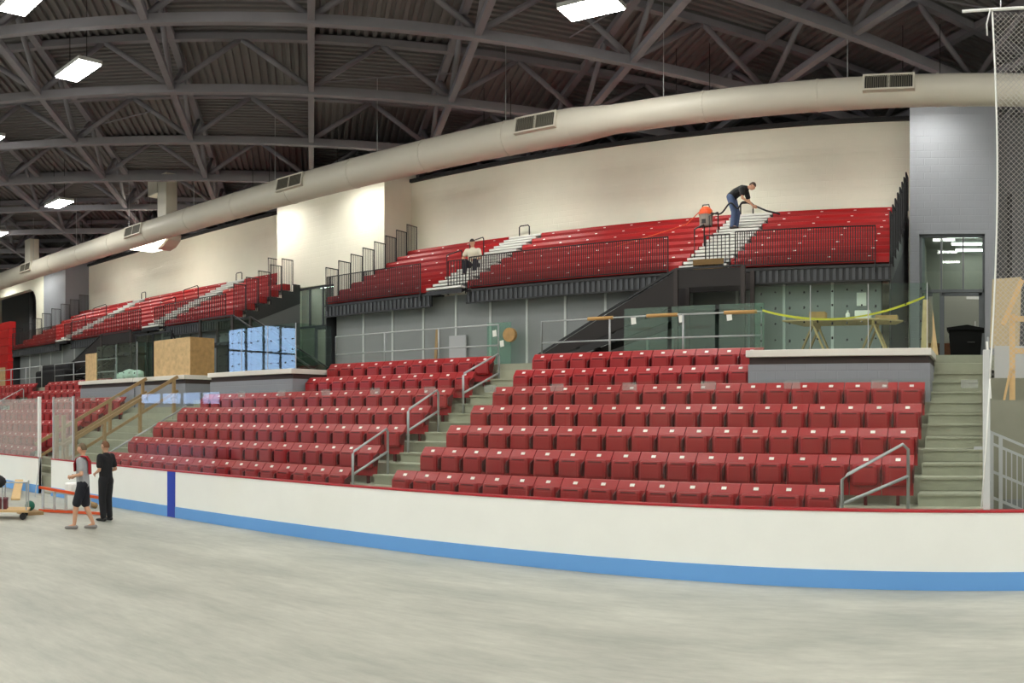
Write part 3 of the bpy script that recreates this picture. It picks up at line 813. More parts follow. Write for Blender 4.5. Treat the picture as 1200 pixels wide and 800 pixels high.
def head_mesh(c, fwd, up):
    """ellipsoid head with brow, nose, mouth, chin and ears; c is the head's centre"""
    fwd = Vector(fwd).normalized(); up = Vector(up).normalized(); rt = fwd.cross(up).normalized(); up = rt.cross(fwd)
    bm = bmesh.new(); bmesh.ops.create_uvsphere(bm, u_segments=28, v_segments=20, radius=1)
    for v in bm.verts:
        x, y, z = v.co       # x right, y forward, z up
        w = .078*(1 - .22*max(0,-z)); d = .098
        p = Vector((x*w, y*d, z*.118))
        if y > .35:
            if abs(x) < .2 and -.35 < z < .18: p.y += .022*(1-abs(x)/.2)*(1-max(0,z)/.18)
            if .2 < abs(x) < .6 and .02 < z < .22: p.y -= .010
            if abs(x) < .38 and -.58 < z < -.46: p.y -= .006
        v.co = c + rt*p.x + fwd*p.y + up*p.z
    m1 = MB().frombm(bm)
    for s in (-1,1): m1.blob(c + rt*s*.08 - fwd*.005 + up*.0, (.016,.026,.032), 1)
    return m1.mesh('head')
def hair_mesh(c, fwd, up, cap=False):
    fwd = Vector(fwd).normalized(); up = Vector(up).normalized(); rt = fwd.cross(up).normalized(); up = rt.cross(fwd)
    bm = bmesh.new(); bmesh.ops.create_uvsphere(bm, u_segments=24, v_segments=16, radius=1)
    kill = []
    for v in bm.verts:
        x, y, z = v.co
        if z < (.38 if y > .2 else (-.35 + .3*max(0,y+.6))): kill.append(v)
        v.co = c + rt*x*.085 + fwd*(y*.104-.004) + up*(z*.126)
    bmesh.ops.delete(bm, geom=kill, context='VERTS')
    if cap:
        pass
    m = MB().frombm(bm)
    if cap:
        m.prism([(0,0)], 'x', 0, 0) if False else None
    return m
def hand(wrist, dirv, palmn, curl=.5):
    """palm and five bent fingers from a wrist; returns skinned meshes"""
    d = Vector(dirv).normalized(); n = Vector(palmn).normalized(); s = d.cross(n).normalized(); n = s.cross(d)
    w = Vector(wrist); out = []
    out.append(skin({'w':(w,.026),'p':(w+d*.045,.026),'k':(w+d*.08,.022)}, [('w','p'),('p','k')], 'w', 1))
    for i, L in enumerate((.068,.078,.072,.056)):
        b = w + d*.08 + s*(.030-.020*i)
        a1, a2 = curl*.8, curl*1.7
        m = b + (d*cos(a1)+n*sin(a1))*L*.5; t = m + (d*cos(a2)+n*sin(a2))*L*.5
        out.append(skin({'a':(b-d*.02,.0095),'b':(m,.009),'c':(t,.0075)}, [('a','b'),('b','c')], 'a', 1))
    tb = w + d*.025 + s*.026
    out.append(skin({'a':(tb,.013),'b':(tb+s*.028+d*.03+n*.01,.011),'c':(tb+s*.034+d*.062+n*.022,.009)}, [('a','b'),('b','c')], 'a', 1))
    return out
def person(loc, heading, pose, label, shirt_m, leg_m, shorts=False, hair_m=None, shoe_m=None, sleeve=.55, cap=False):
    """pose: joint positions, x right, y forward, z up, metres; heading = world angle of forward, measured from +x"""
    o = thing('person', loc, label, 'person')
    R = Matrix.Rotation(heading - pi/2, 3, 'Z')
    CUR[0] = R
    J = {k: R @ Vector(v) for k, v in pose.items()}
    def mid(a,b,t): return J[a].lerp(J[b], t)
    BK = 1.14
    body = {'pel':(J['pel'],(.125,.10)),'spi':(J['spi'],(.12,.095)),'che':(J['che'],(.145,.10)),'nec':(J['nec'],.052),'hed':(mid('nec','hed',.8),.05)}
    ed = [('pel','spi'),('spi','che'),('che','nec'),('nec','hed')]
    for s in 'lr':
        body.update({s+'sh':(J[s+'sh'],.055),s+'el':(J[s+'el'],.040),s+'wr':(J[s+'wr'],.027),
                     s+'hi':(J[s+'hi'],.085),s+'kn':(J[s+'kn'],.056),s+'ca':(mid(s+'kn',s+'an',.3),.058),s+'an':(J[s+'an'],.036),s+'to':(J[s+'to'],.032)})
        ed += [('che',s+'sh'),(s+'sh',s+'el'),(s+'el',s+'wr'),('pel',s+'hi'),(s+'hi',s+'kn'),(s+'kn',s+'ca'),(s+'ca',s+'an'),(s+'an',s+'to')]
    ms = [skin(body, ed, 'pel')]
    up = (J['hed']-J['nec']).normalized(); fw = R @ Vector(pose['look'])
    ms.append(head_mesh(J['hed']+up*.02, fw, up))
    for s in 'lr':
        dv = (J[s+'wr']-J[s+'el']).normalized(); sx = 1 if s == 'l' else -1
        ms += hand(J[s+'wr'], dv, R @ Vector((sx*.8,.3,-.2)), .7)
    me = merge(ms, .011); me.materials.append(SKIN)
    b = bpy.data.objects.new('body', me); COL.objects.link(b); b.parent = o; ORG[b.name] = Vector(loc)
    def child(name, me, m):
        me.materials.append(m); c = bpy.data.objects.new(name, me); COL.objects.link(c); c.parent = o; ORG[c.name] = Vector(loc); return c
    # shirt
    sh = {'pel':(J['pel']+(J['spi']-J['pel'])*-.05,(.15,.125)),'spi':(J['spi'],(.148,.122)),'che':(J['che'],(.17,.122)),'nec':(mid('che','nec',.7),.078)}
    se = [('pel','spi'),('spi','che'),('che','nec')]
    for s in 'lr':
        sh.update({s+'sh':(J[s+'sh'],.072),s+'el':(mid(s+'sh',s+'el',sleeve),.066)}); se += [('che',s+'sh'),(s+'sh',s+'el')]
    child('shirt', merge([skin({k:(p,tuple(BK*q for q in r) if isinstance(r,tuple) else BK*r) for k,(p,r) in sh.items()}, se, 'pel')], .014), shirt_m)
    pt = {'wai':(J['pel']+(J['spi']-J['pel'])*.25,(.142,.118)),'pel':(J['pel'],(.148,.122))}; pe = [('wai','pel')]
    for s in 'lr':
        pt[s+'hi'] = (J[s+'hi'],.10); pe.append(('pel',s+'hi'))
        if shorts:
            pt[s+'kn'] = (mid(s+'hi',s+'kn',.88),.088); pe.append((s+'hi',s+'kn'))
        else:
            pt[s+'kn'] = (J[s+'kn'],.075); pt[s+'an'] = (mid(s+'kn',s+'an',.95),.062); pe += [(s+'hi',s+'kn'),(s+'kn',s+'an')]
    child('shorts' if shorts else 'trousers', merge([skin({k:(p,tuple(BK*q for q in r) if isinstance(r,tuple) else BK*r) for k,(p,r) in pt.items()}, pe, 'pel')], .014), leg_m)
    for s in 'lr':
        a, t = J[s+'an'], J[s+'to']; d = (t-a); d.z = 0; d.normalize()
        base = Vector((a.x,a.y,t.z-.035))
        child('shoe', merge([skin({'h':(base-d*.04+Vector((0,0,.045)),(.045,.045)),'m':(base+d*.08+Vector((0,0,.04)),(.047,.04)),'t':(base+d*.18+Vector((0,0,.03)),(.04,.028))}, [('h','m'),('m','t')], 'h')], .01), shoe_m or M_BLACK)
    hm = hair_mesh(J['hed']+up*.02, fw, up).mesh('hair', (0,0,0), True)
    child('hair', hm, hair_m or mat('hair_brown', (84,62,44), .7))
    return o, J, R
def stand_pose(**kw):
    p = dict(pel=(0,0,.97),spi=(0,.01,1.14),che=(0,.0,1.34),nec=(0,-.005,1.51),hed=(0,.02,1.64),look=(0,1,0),
             lsh=(-.185,0,1.43),lel=(-.245,-.02,1.14),lwr=(-.20,.17,1.0), rsh=(.185,0,1.43),rel=(.245,-.02,1.14),rwr=(.20,.17,1.0),
             lhi=(-.095,0,.90),lkn=(-.10,.02,.49),lan=(-.105,-.02,.085),lto=(-.11,.12,.04),
             rhi=(.095,0,.90),rkn=(.10,.02,.49),ran=(.105,-.02,.085),rto=(.11,.12,.04))
    p.update(kw); return p
JEAN = mat('blue_jeans', (72,90,124), .8, vary=.15, scale=12)
# image-left direction near the two men: heading along (-.5,-.86)
hl = atan2(-.86,-.51)
p1 = stand_pose(lsh=(-.18,.02,1.42),lel=(-.26,-.04,1.15),lwr=(-.17,.20,1.10), rel=(.25,-.05,1.15),rwr=(.17,.19,1.08),
                lhi=(-.09,.0,.9),lkn=(-.10,.12,.50),lan=(-.10,.16,.085),lto=(-.11,.30,.04), rkn=(.10,-.03,.48),ran=(.10,-.20,.10),rto=(.10,-.07,.04),look=(.1,1,-.05))
P1L = (-15.35,8.75,0)
o1,J1,R1 = person(P1L, hl-.25, p1, 'man in grey shirt and black shorts with red towel over shoulder, on rink floor',
       mat('grey_tee', (166,168,172), .85, vary=.08, scale=10), mat('black_shorts', (24,26,36), .85), True, mat('hair_grey_brown', (104,88,66), .7), mat('grey_shoe', (140,136,134), .7), sleeve=.6)
tw = MB(); V = lambda x,y,z: R1 @ Vector((x,y,z)) + Vector(P1L)
def strip(pts, w, t=.02):
    mb = MB(); vs = []; fs = []
    for p in pts:
        p = Vector(p)
        nv = Vector((0,p.y,max(0,(p.z-1.38))*1.6)).normalized()*t
        for dx,k in ((-w/2,0),(w/2,0),(w/2,1),(-w/2,1)): vs.append(V(p.x+dx,p.y+nv.y*k,p.z+nv.z*k))
    for i in range(len(pts)-1):
        for k in range(4): fs.append((i*4+k,(i+1)*4+k,(i+1)*4+(k+1)%4,i*4+(k+1)%4))
    fs += [(0,1,2,3),(len(pts)*4-4,len(pts)*4-1,len(pts)*4-2,len(pts)*4-3)]
    return mb.add(vs, fs)
tm = mat('red_towel', (168,26,38), .85)
tg = strip([(-.09,.130,1.20),(-.09,.138,1.36),(-.085,.095,1.46),(-.075,.0,1.505),(-.05,-.085,1.49),(-.02,-.135,1.40),(.0,-.140,1.14)], .17, .022)
to = tg.build('red_towel', tm, None, (P1L[0],P1L[1],1.2)); tag(to, 'red towel draped over the shoulder of the grey shirted man', 'towel')
person((-16.25,9.85,0), hl-.75, stand_pose(rel=(.25,-.06,1.15),rwr=(.16,.18,1.06),lwr=(-.16,.18,1.06),look=(-.1,1,0)),
       'man in black polo shirt and black trousers, seen from behind on rink floor', mat('black_polo', (22,22,26), .85), mat('black_trousers', (26,26,30), .85), False, mat('hair_auburn', (112,74,46), .7), M_BLACK, sleeve=.65)
# seated man on the bleacher aisle
zs = 6.89
sp = dict(pel=(0,0,.10),spi=(0,.02,.27),che=(0,.07,.46),nec=(0,.10,.63),hed=(0,.15,.755),look=(.25,1,-.35),
          lsh=(-.185,.08,.54),lel=(-.27,.18,.28),lwr=(-.14,.36,.22), rsh=(.185,.08,.54),rel=(.29,.20,.30),rwr=(.20,.42,.24),
          lhi=(-.10,.02,.09),lkn=(-.16,.42,.16),lan=(-.15,.50,-.24),lto=(-.16,.62,-.28), rhi=(.10,.02,.09),rkn=(.15,.43,.16),ran=(.16,.50,-.24),rto=(.17,.62,-.28))
person((-14.85,21.93,zs), radians(-70), sp, 'man in white shirt and dark trousers sitting on the white aisle steps', mat('white_tee', (226,222,200), .8), mat('navy_trousers', (34,36,48), .85), False, mat('hair_dark', (48,40,36), .7), M_BLACK)
# bending man with the vacuum hose
zb = BZ+BH*5+.125
bp = dict(pel=(0,-.12,.95),spi=(0,.03,1.06),che=(0,.22,1.12),nec=(0,.38,1.16),hed=(0,.50,1.19),look=(0,.75,-.65),
          lsh=(-.17,.27,1.09),lel=(-.21,.34,.82),lwr=(-.12,.50,.66), rsh=(.17,.27,1.09),rel=(.22,.30,.84),rwr=(.10,.58,.62),
          lhi=(-.10,-.11,.90),lkn=(-.11,.02,.48),lan=(-.11,-.03,.085),lto=(-.12,.11,.04), rhi=(.10,-.11,.90),rkn=(.11,.0,.48),ran=(.11,-.06,.085),rto=(.12,.08,.04))
BL = Vector((-6.95,23.45,zb))
_,JB,RB_ = person(BL, radians(-6), bp, 'man in black shirt and blue jeans bending over with a hose', mat('black_tee', (28,30,32), .85), JEAN, False, mat('hair_short_brown', (70,52,40), .7), mat('brown_shoe', (50,42,40), .7))
hp = [BL+RB_@Vector(v) for v in ((-.06,.05,1.02),(0,.28,.86),(.0,.52,.69),(.0,.62,.62),(0,.95,.46),(0,1.25,.34))]
va = thing('vacuum_hose', BL+Vector((0,0,.5)), 'black vacuum hose and wand held by the bending man', 'hose')
MB().tube([BL+RB_@Vector(v) for v in ((.0,.50,.68),(0,.95,.46),(0,1.35,.34))], .026, 8).build('wand', M_BLACK, va, smooth=True)
cv = [Vector((-7.75,23.7,8.25)),Vector((-7.3,23.2,8.1)),Vector((-7.0,23.1,8.35)),BL+RB_@Vector((.22,.15,.55)),BL+RB_@Vector((.2,.3,.72)),BL+RB_@Vector((.03,.46,.70))]
pts = []
for i in range(len(cv)-1):
    p0,p1_,p2,p3 = cv[max(i-1,0)],cv[i],cv[i+1],cv[min(i+2,len(cv)-1)]
    for k in range(6):
        t = k/6; pts.append(.5*((2*p1_)+(p2-p0)*t+(2*p0-5*p1_+4*p2-p3)*t*t+(3*p1_-p0-3*p2+p3)*t**3))
pts.append(cv[-1])
MB().tube(pts, .024, 7).build('hose', M_BLACK, va, smooth=True)
# shop vacuum on the bench
vz = BZ+BH*6
vx, vy = -7.98, 23.86
vc = thing('shop_vacuum', (vx,vy,vz), 'grey and orange wet dry vacuum standing on a red bench', 'vacuum cleaner')
MB().lathe([(.17,.05),(.185,.08),(.20,.36),(.205,.40)], (vx,vy,vz), 18).build('drum', M_GREYP, vc, smooth=False)
MB().lathe([(.215,.40),(.215,.45),(.19,.54),(.12,.62),(.06,.64)], (vx,vy,vz), 18).build('motor_head', M_ORANGE, vc)
MB().tube([(vx-.11,vy,vz+.62),(vx-.09,vy,vz+.70),(vx+.09,vy,vz+.70),(vx+.11,vy,vz+.62)], .02, 6).build('handle', M_BLACK, vc)
MB().box(vx-.06,vx+.06,vy-.215,vy-.19,vz+.12,vz+.24).build('badge', M_BLACK, vc)
for sx in (-.16,.16):
    for sy in (-.12,.12):
        MB().blob((vx+sx,vy+sy,vz+.04), (.045,.045,.04), 1).build('caster', M_BLACK, vc)
cp = [(vx-.15,vy-.1,vz+.5),(-8.5,23.6,7.95),(-9.3,23.0,7.58),(-10.2,22.5,7.25),(-11.1,22.35,6.98),(-13.2,21.8,6.75)]
tag(MB().tube(cp, .014, 5).build('extension_cord', M_ORANGE), 'orange extension cord trailing from the vacuum across the red benches', 'cord')

# ------------------------------------------------------------------ things on the rink floor at the left
# stepladder lying on its side
A, B = Vector((-18.55,9.35,0)), Vector((-17.1,10.35,0))
ld = thing('stepladder', (A+B)/2, 'orange fibreglass stepladder lying on its side behind the men', 'ladder')
d = (B-A); up = Vector((0,0,1))
MB().beam(A+up*.04, B+up*.05, .08, .06).build('rail', M_ORANGE, ld)
MB().beam(A+up*.60, B+up*.40, .08, .06).build('rail', M_ORANGE, ld)
for k in range(6):
    t = .06+.88*k/5; p = A+d*t
    MB().beam(p+up*.06, p+up*(.58-.2*t), .09, .035).build('rung', M_ALU, ld)
nn = Vector((d.y,-d.x,0)).normalized()*-.25
MB().beam(A+nn+up*.05, B+nn*.4+up*.05, .05, .05).beam(A+nn+up*.5, B+nn*.4+up*.38, .05, .05).build('rear_frame', M_ALU, ld)
# work cart
cx, cyy = -17.75, 8.15
ct = thing('platform_cart', (cx,cyy,0), 'plywood platform cart with thin steel frame at the left edge', 'cart')
ux, uy = Vector((.51,.86,0)), Vector((-.86,.51,0))
def C(a,b,z): return Vector((cx,cyy,0))+ux*a+uy*b+up*z
def cbeam(mb, a0,a1,b0,b1,z0,z1):
    P = [C(a,b,z) for z in (z0,z1) for (a,b) in ((a0,b0),(a1,b0),(a1,b1),(a0,b1))]
    return mb.add(P, [(0,3,2,1),(4,5,6,7),(0,1,5,4),(1,2,6,5),(2,3,7,6),(3,0,4,7)])
cbeam(MB(),-.7,.48,-.35,.35,.17,.22).build('deck', M_WOOD, ct)
for a in (-.6,.36):
    for b in (-.28,.28): MB().tube([C(a,b-.02,.075),C(a,b+.02,.075)], .075, 12).tube([C(a,b,.1),C(a,b,.17)], .025, 6).build('caster', M_BLACK, ct)
for a in (-.1,.44):
    MB().tube([C(a,-.3,.22),C(a,-.3,.84),C(a,.3,.84),C(a,.3,.22)], .018, 6).build('frame_hoop', M_GALV, ct)
MB().tube([C(-.6,-.3,.84),C(.5,-.3,.84)], .018, 6).build('frame_bar', M_GALV, ct)
ob = cbeam(MB(),-.45,-.02,-.18,.2,.22,.46).build('crate', mat('maroon_crate', (104,46,52), .6)); tag(ob, 'maroon crate standing on the platform cart', 'crate')
jk = MB().blob(C(-.22,-.3,.86), (.24,.2,.15), 2, .08).build('folded_jacket', mat('black_cloth', (30,30,32), .9), smooth=True); tag(jk, 'black jacket slung over the frame of the platform cart', 'jacket')
pk = PX(20,600,11.3); tag(MB().beam((-21.3,10.0,.03),(-23.8,11.3,.34),.25,.04).build('plank', M_WOOD), 'pale plank leaning on the rink boards by the cart', 'plank')
tag(MB().blob((-18.25,8.95,.20),(.12,.12,.12),3).build('ball', mat('green_rubber', (20,104,84), .5), smooth=True), 'dark green ball beside the cart', 'ball')
tag(MB().box(-18.5,-17.98,8.72,9.18,0,.08).build('plank_offcut', M_WOODD), 'flat brown timber offcut under the green ball', 'timber')
tag(MB().tube([(-20.4,11.3,.08),(-18.5,10.9,.08)], .075, 8).build('timber_post', M_WOODD, smooth=True), 'long brown timber lying on the floor behind the ladder', 'timber')
tag(MB().lathe([(.15,0),(.17,.02),(.17,.62),(.15,.66)], (-18.75,10.35,0), 14).build('plastic_drum', M_WHITE), 'white plastic drum behind the man in grey shirt', 'drum')
tag(MB().tube([(-21.9,10.9,0),(-22.6,11.42,1.1)], .016, 6).build('metal_rod', M_GALV), 'thin metal rod leaning on boards beside the gate gap', 'rod')
# timber guide posts inside the gate
for x, l in ((-22.75,'left brown timber post standing in the gate gap'),(-22.3,'right brown timber post standing in the gate gap')):
    tag(MB().box(x-.05,x+.05,12.0,12.1,F0,2.35).build('gate_post', M_WOODD), l, 'post', 'timber posts in the gate gap')

# ------------------------------------------------------------------ exit stairs at the left with timber handrails
def wood_rail(x, label, y0=11.95, y1=16.15):
    z0, z1 = 1.42, 3.58
    o = thing('timber_handrail', (x,(y0+y1)/2,F0), label, 'handrail', 'timber handrails of the left stairs')
    MB().beam((x,y0,z0),(x,y1,z1),.06,.10).build('rail', M_WOODD, o)
    MB().beam((x,y0,z0-.45),(x,y1,z1-.45),.05,.08).build('mid_rail', M_WOODD, o)
    for k in range(4):
        y = y0+.15+(y1-y0-.3)*k/3; z = z0+(z1-z0)*(y-y0)/(y1-y0)
        MB().box(x-.045,x+.045,y-.045,y+.045,z-1.1,z).build('post', M_WOODD, o)
wood_rail(-22.2,'timber handrail nearest the middle block on the left stairs')
wood_rail(-24.0,'timber handrail farther left, beside the far left block')
pipe_rail([('rail', [(-20.72,12.5,1.2),(-20.72,15.4,2.62)]),('post',[(-20.72,12.55,.9),(-20.72,12.55,1.2)]),('post',[(-20.72,15.3,2.2),(-20.72,15.3,2.6)])], 'stair_handrail', 'pale pipe handrail along the left end of middle block', 'handrail')
stl = sempty('stairs_left_wide', (-23.4,14,F0))
for i in range(ROWS):
    MB().cbox(-24.9,-21.92,SY(i)-.166,SY(i)+.268 if i<6 else 17.95,FZ(i),FZ(i)+RZ/2,.008).build('step', M_STEP, stl)

# ------------------------------------------------------------------ crates, bags and boards on the left platforms
def crate(x0,x1,y0,y1,z0,z1,label,m=M_OSB):
    o = thing('osb_crate', ((x0+x1)/2,(y0+y1)/2,z0), label, 'crate')
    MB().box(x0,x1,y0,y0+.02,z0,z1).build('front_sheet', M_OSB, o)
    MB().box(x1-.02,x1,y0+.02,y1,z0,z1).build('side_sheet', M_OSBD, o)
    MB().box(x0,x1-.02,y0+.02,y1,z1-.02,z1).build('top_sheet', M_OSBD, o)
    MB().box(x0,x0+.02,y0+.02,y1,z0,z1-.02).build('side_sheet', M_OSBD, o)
    return o
platform(-24.92,-21.98,'d','grey block platform with white cap carrying the particle board crate')
crate(-24.05,-22.0,16.5,17.5,3.64,4.87,'large pale particle board crate above the left stairs')
tag(MB().box(-28.75,-27.9,16.5,16.53,3.64,4.7).build('osb_sheet', M_OSB), 'upright particle board sheet at left end of far platform', 'board')
tag(MB().box(-42.9,-40.5,18.4,18.43,CZ,CZ+1.2).build('osb_sheet', M_OSB), 'particle board sheet behind the railing at far left', 'board')
for k, (x,y,r,l) in enumerate([(-26.75,16.85,.21,'leftmost white plastic bag on far platform'),(-26.2,16.88,.27,'largest white plastic bag on far platform'),(-25.6,16.85,.24,'rightmost white plastic bag on far platform'),(-26.45,17.4,.27,'white plastic bag behind the other bags on far platform')]):
    tag(MB().blob((x,y,3.645+r*.75),(r*1.05,r*.9,r*.66),2,.13).build('plastic_bag', mat('white_bag', (244,246,244), .45), smooth=False), l, 'bag', 'white bags on the far platform')
cab = thing('glass_cabin', (-27.0,19.3,CZ), 'dark framed glass cabin behind the bags at far left', 'cabin')
for x in (-28.4,-27.2,-26.0): MB().box(x-.03,x+.03,18.6,18.66,CZ,CZ+1.9).build('frame_post', M_BLACK, cab)
MB().box(-28.4,-26,18.6,18.66,CZ+1.84,CZ+1.9).build('frame_bar', M_BLACK, cab)
MB().box(-28.37,-26.03,18.62,18.635,CZ,CZ+1.84).build('pane', G_DOOR, cab)
MB().beam((-25.95,18.65,CZ),(-25.95,19.5,CZ+1.8),.04,.04).beam((-25.95,19.5,CZ),(-25.95,18.65,CZ+1.8),.04,.04).build('cross_brace', M_BLACK, cab)
sf = thing('covered_bench', (-36.3,18.9,CZ), 'black cloth covered bench behind the railing at far left', 'bench')
MB().cbox(-37.4,-34.4,18.6,19.3,CZ,CZ+.85,.12).build('seat_block', mat('black_tarp', (22,22,24), .8), sf)
MB().cbox(-37.6,-34.6,19.0,19.4,CZ+.7,CZ+1.15,.14).build('back_roll', MATS['black_tarp'], sf)

# ------------------------------------------------------------------ concourse clutter, right half
# sawhorse table with plywood top
tb = thing('sawhorse_table', (-3.1,18.9,CZ), 'plywood sheet laid on two sawhorses as a work table', 'table')
pl = [(-4.35,18.3),(-2.2,18.25),(-1.72,18.75),(-1.95,19.4),(-4.1,19.5)]
MB().prism(pl, 'z', CZ+.80, CZ+.83).build('table_top', M_OSB, tb)
for x in (-3.7,-2.35):
    MB().beam((x,18.4,CZ+.75),(x,19.3,CZ+.75),.05,.1).build('beam', M_WOOD, tb)
    for sy in (18.5,19.2):
        for sx in (-1,1):
            MB().beam((x,sy,CZ+.74),(x+sx*.32,sy,CZ),.09,.04).build('leg', M_WOOD if sx > 0 else M_WOODD, tb)
zt = CZ+.83
for (x,y,w,h,m,nm,l,c) in [(-3.62,18.7,.36,.2,M_OSBD,'cardboard_box','brown carton on the left of the sawhorse table','box'),(-2.62,18.8,.34,.22,M_WHITE,'paint_box','white box in the middle of the sawhorse table','box'),(-2.1,18.9,.5,.12,M_OSBD,'wood_scrap','flat wood scraps at the right of the sawhorse table','wood')]:
    tag(MB().cbox(x-w/2,x+w/2,y-.15,y+.15,zt,zt+h,.01).build(nm, m), l, c)
tag(MB().lathe([(.05,0),(.05,.15),(.02,.19),(.02,.23)], (-2.95,18.7,zt), 10).build('bottle', M_WHITE), 'small white bottle beside the white box on sawhorse table', 'bottle')
tag(MB().lathe([(.05,0),(.05,.12),(.03,.14)], (-4.1,18.8,zt), 10).build('can', M_WOODD), 'small brown can at left end of sawhorse table', 'can')
# caution tape
a, b = Vector((-4.72,18.0,CZ+1.02)), Vector((-1.22,18.3,CZ+1.02))
tp = MB(); vs = []; fs = []
for i in range(25):
    t = i/24; p = a.lerp(b,t); p.z -= .33*4*t*(1-t) - .26*t; tw_ = .021*(1+.2*sin(9*t))
    vs += [p+Vector((0,-.004,-tw_)),p+Vector((0,-.004,tw_)),p+Vector((0,.004,tw_)),p+Vector((0,.004,-tw_))]
for i in range(24):
    for k in range(4): fs.append((i*4+k,(i+1)*4+k,(i+1)*4+(k+1)%4,i*4+(k+1)%4))
tp.add(vs, fs); tag(tp.build('caution_tape', M_YEL), 'sagging yellow caution tape stretched across the right platform', 'tape')
tag(MB().add([(-1.3,18.25,CZ),(-.92,18.3,CZ),(-1.1,18.75,CZ+1.28),(-1.28,18.72,CZ+1.28),(-1.3,18.28,CZ),(-.92,18.33,CZ),(-1.1,18.78,CZ+1.28),(-1.28,18.75,CZ+1.28)],[(0,1,2,3),(7,6,5,4),(0,4,5,1),(1,5,6,2),(2,6,7,3),(3,7,4,0)]).build('osb_sheet', M_OSB), 'narrow particle board leaning beside the glass lobby doors', 'board')
# black bin
bn = thing('black_bin', (-.34,18.6,CZ), 'large black lidded bin at the head of the right stairs', 'bin')
MB().add([(-.66,18.3,CZ),(-.02,18.3,CZ),(-.02,18.9,CZ),(-.66,18.9,CZ),(-.70,18.26,CZ+.56),(.02,18.26,CZ+.56),(.02,18.94,CZ+.56),(-.70,18.94,CZ+.56)],[(0,3,2,1),(4,5,6,7),(0,1,5,4),(1,2,6,5),(2,3,7,6),(3,0,4,7)]).build('bin_body', mat('bin_black', (8,8,8), .7, spec=.15), bn)
MB().prism([(-.74,CZ+.56),(.06,CZ+.56),(.06,CZ+.6),(-.3,CZ+.67),(-.74,CZ+.61)], 'y', 18.22, 18.98).build('lid', MATS['bin_black'], bn)
MB().tube([(-.3,18.245,CZ+.3),(-.14,18.245,CZ+.3)], .012, 6).build('handle', M_BLACK, bn)
# leaning glass sheets with stickers and papers
for x0, x1, l in ((-13.35,-12.55,'green glass sheet with paper stickers leaning on grey fascia'),(-8.55,-7.4,'left green glass sheet leaning behind the railing'),(-7.3,-6.2,'middle green glass sheet leaning behind the railing'),(-6.1,-5.0,'right green glass sheet leaning behind the railing')):
    y = 20.4 if x0 < -12 else 19.2
    o = thing('glass_sheet', ((x0+x1)/2,y,CZ), l, 'glass sheet', 'loose green glass sheets')
    MB().add([(x0,y,CZ),(x1,y,CZ),(x1,y+.02,CZ+1.35),(x0,y+.02,CZ+1.35),(x0,y+.015,CZ),(x1,y+.015,CZ),(x1,y+.035,CZ+1.35),(x0,y+.035,CZ+1.35)],[(0,1,2,3),(7,6,5,4),(0,4,5,1),(1,5,6,2),(2,6,7,3),(3,7,4,0)]).build('pane', glass('green_glass', (.62,.84,.75), 1.45, .08) if 'green_glass' not in MATS else MATS['green_glass'], o)
    for k in range(1 if x0 > -12 else 3):
        st = MB()
        u = x0+.2+.25*k; z = CZ+.95-.3*(k%2); yy = y+.02*(z-CZ)/1.35-.008
        st.add([(u,yy,z),(u+.13,yy,z+.02),(u+.11,yy+.003,z+.2),(u-.02,yy+.003,z+.18)], [(0,1,2,3)])
        st.build('sticker', M_PAPER, o)
tag(MB().box(-2.95-.12,-2.95+.12,20.86,20.868,5.05,5.38).build('notice', M_PAPER), 'small white notice on the grey fascia above the table', 'notice')
tag(MB().tube([(-12.55,20.3,4.6),(-12.55,20.42,4.6)], .2, 16).build('tape_roll', M_OSBD), 'brown roll of tape stuck on a green glass sheet', 'tape roll')
tag(MB().box(-12.75,-12.65,20.3,20.37,CZ,CZ).build('x', M_WOOD) if False else MB().beam((-15.35,20.6,CZ),(-15.45,20.86,CZ+1.35),.09,.04).build('timber_stud', M_WOODD), 'orange brown timber stud leaning against the grey fascia', 'timber')
tag(MB().box(-14.95,-14.35,20.78,20.84,CZ,CZ+1.1).build('wall_board', mat('pale_panel', (176,178,180), .6)), 'pale grey panel standing against the grey fascia', 'panel')
# pads tied on the railing, cardboard sheet
for x0, x1, l in ((-8.95,-8.3,'left brown foam pad on the pipe railing'),(-7.45,-6.7,'middle brown foam pad on the pipe railing'),(-5.6,-4.85,'right brown foam pad on the pipe railing')):
    tag(MB().tube([(x0,18.02,CZ+1.0),(x1,18.02,CZ+1.0)], .042, 10).build('foam_pad', mat('foam_brown', (190,150,92), .8), smooth=True), l, 'pad', 'foam pads on the railing')
tag(MB().box(-7.1,-6.3,20.2,20.23,5.93,6.25).build('cardboard_sheet', mat('cardboard', (122,94,52), .8)), 'brown cardboard sheet at the foot of the white aisle steps', 'cardboard')

# ------------------------------------------------------------------ right edge: ramp, net, lumber
vr = struct('wall_ramp', MB().box(.12,5,14.6,15.6,0,2.62).box(.12,5,15.6,17.94,0,3.04), mat('olive_concrete', (140,140,124), .8, vary=.1, scale=3), (2,15,0))
struct('floor_ramp', MB().box(.1,5,YB+.2,14.6,0,.5), M_TIER, (2,13,0))
pipe_rail([('rail',[(.07,12.9,1.55),(.13,17.5,3.95)]),('rail',[(.12,12.9,1.2),(.18,17.5,3.6)]),('post',[(.07,12.95,.95),(.07,12.95,1.57)]),('post',[(.10,15.2,2.0),(.10,15.2,2.76)]),('post',[(.13,17.4,3.0),(.13,17.4,3.9)])],
          'stair_handrail', 'pale pipe handrail climbing the right side of the right stairs', 'handrail', r=.022)
ep = thing('glass_end_post', (.06,YB+.06,1.085), 'thick pale post at the right end of the rink glass', 'post')
MB().cbox(.02,.12,YB+.02,YB+.12,1.085,3.25,.01).build('post', mat('pale_post', (208,210,210), .45), ep)
MB().box(-.1,.02,YB+.04,YB+.1,1.9,1.94).build('bracket', M_GALV, ep)
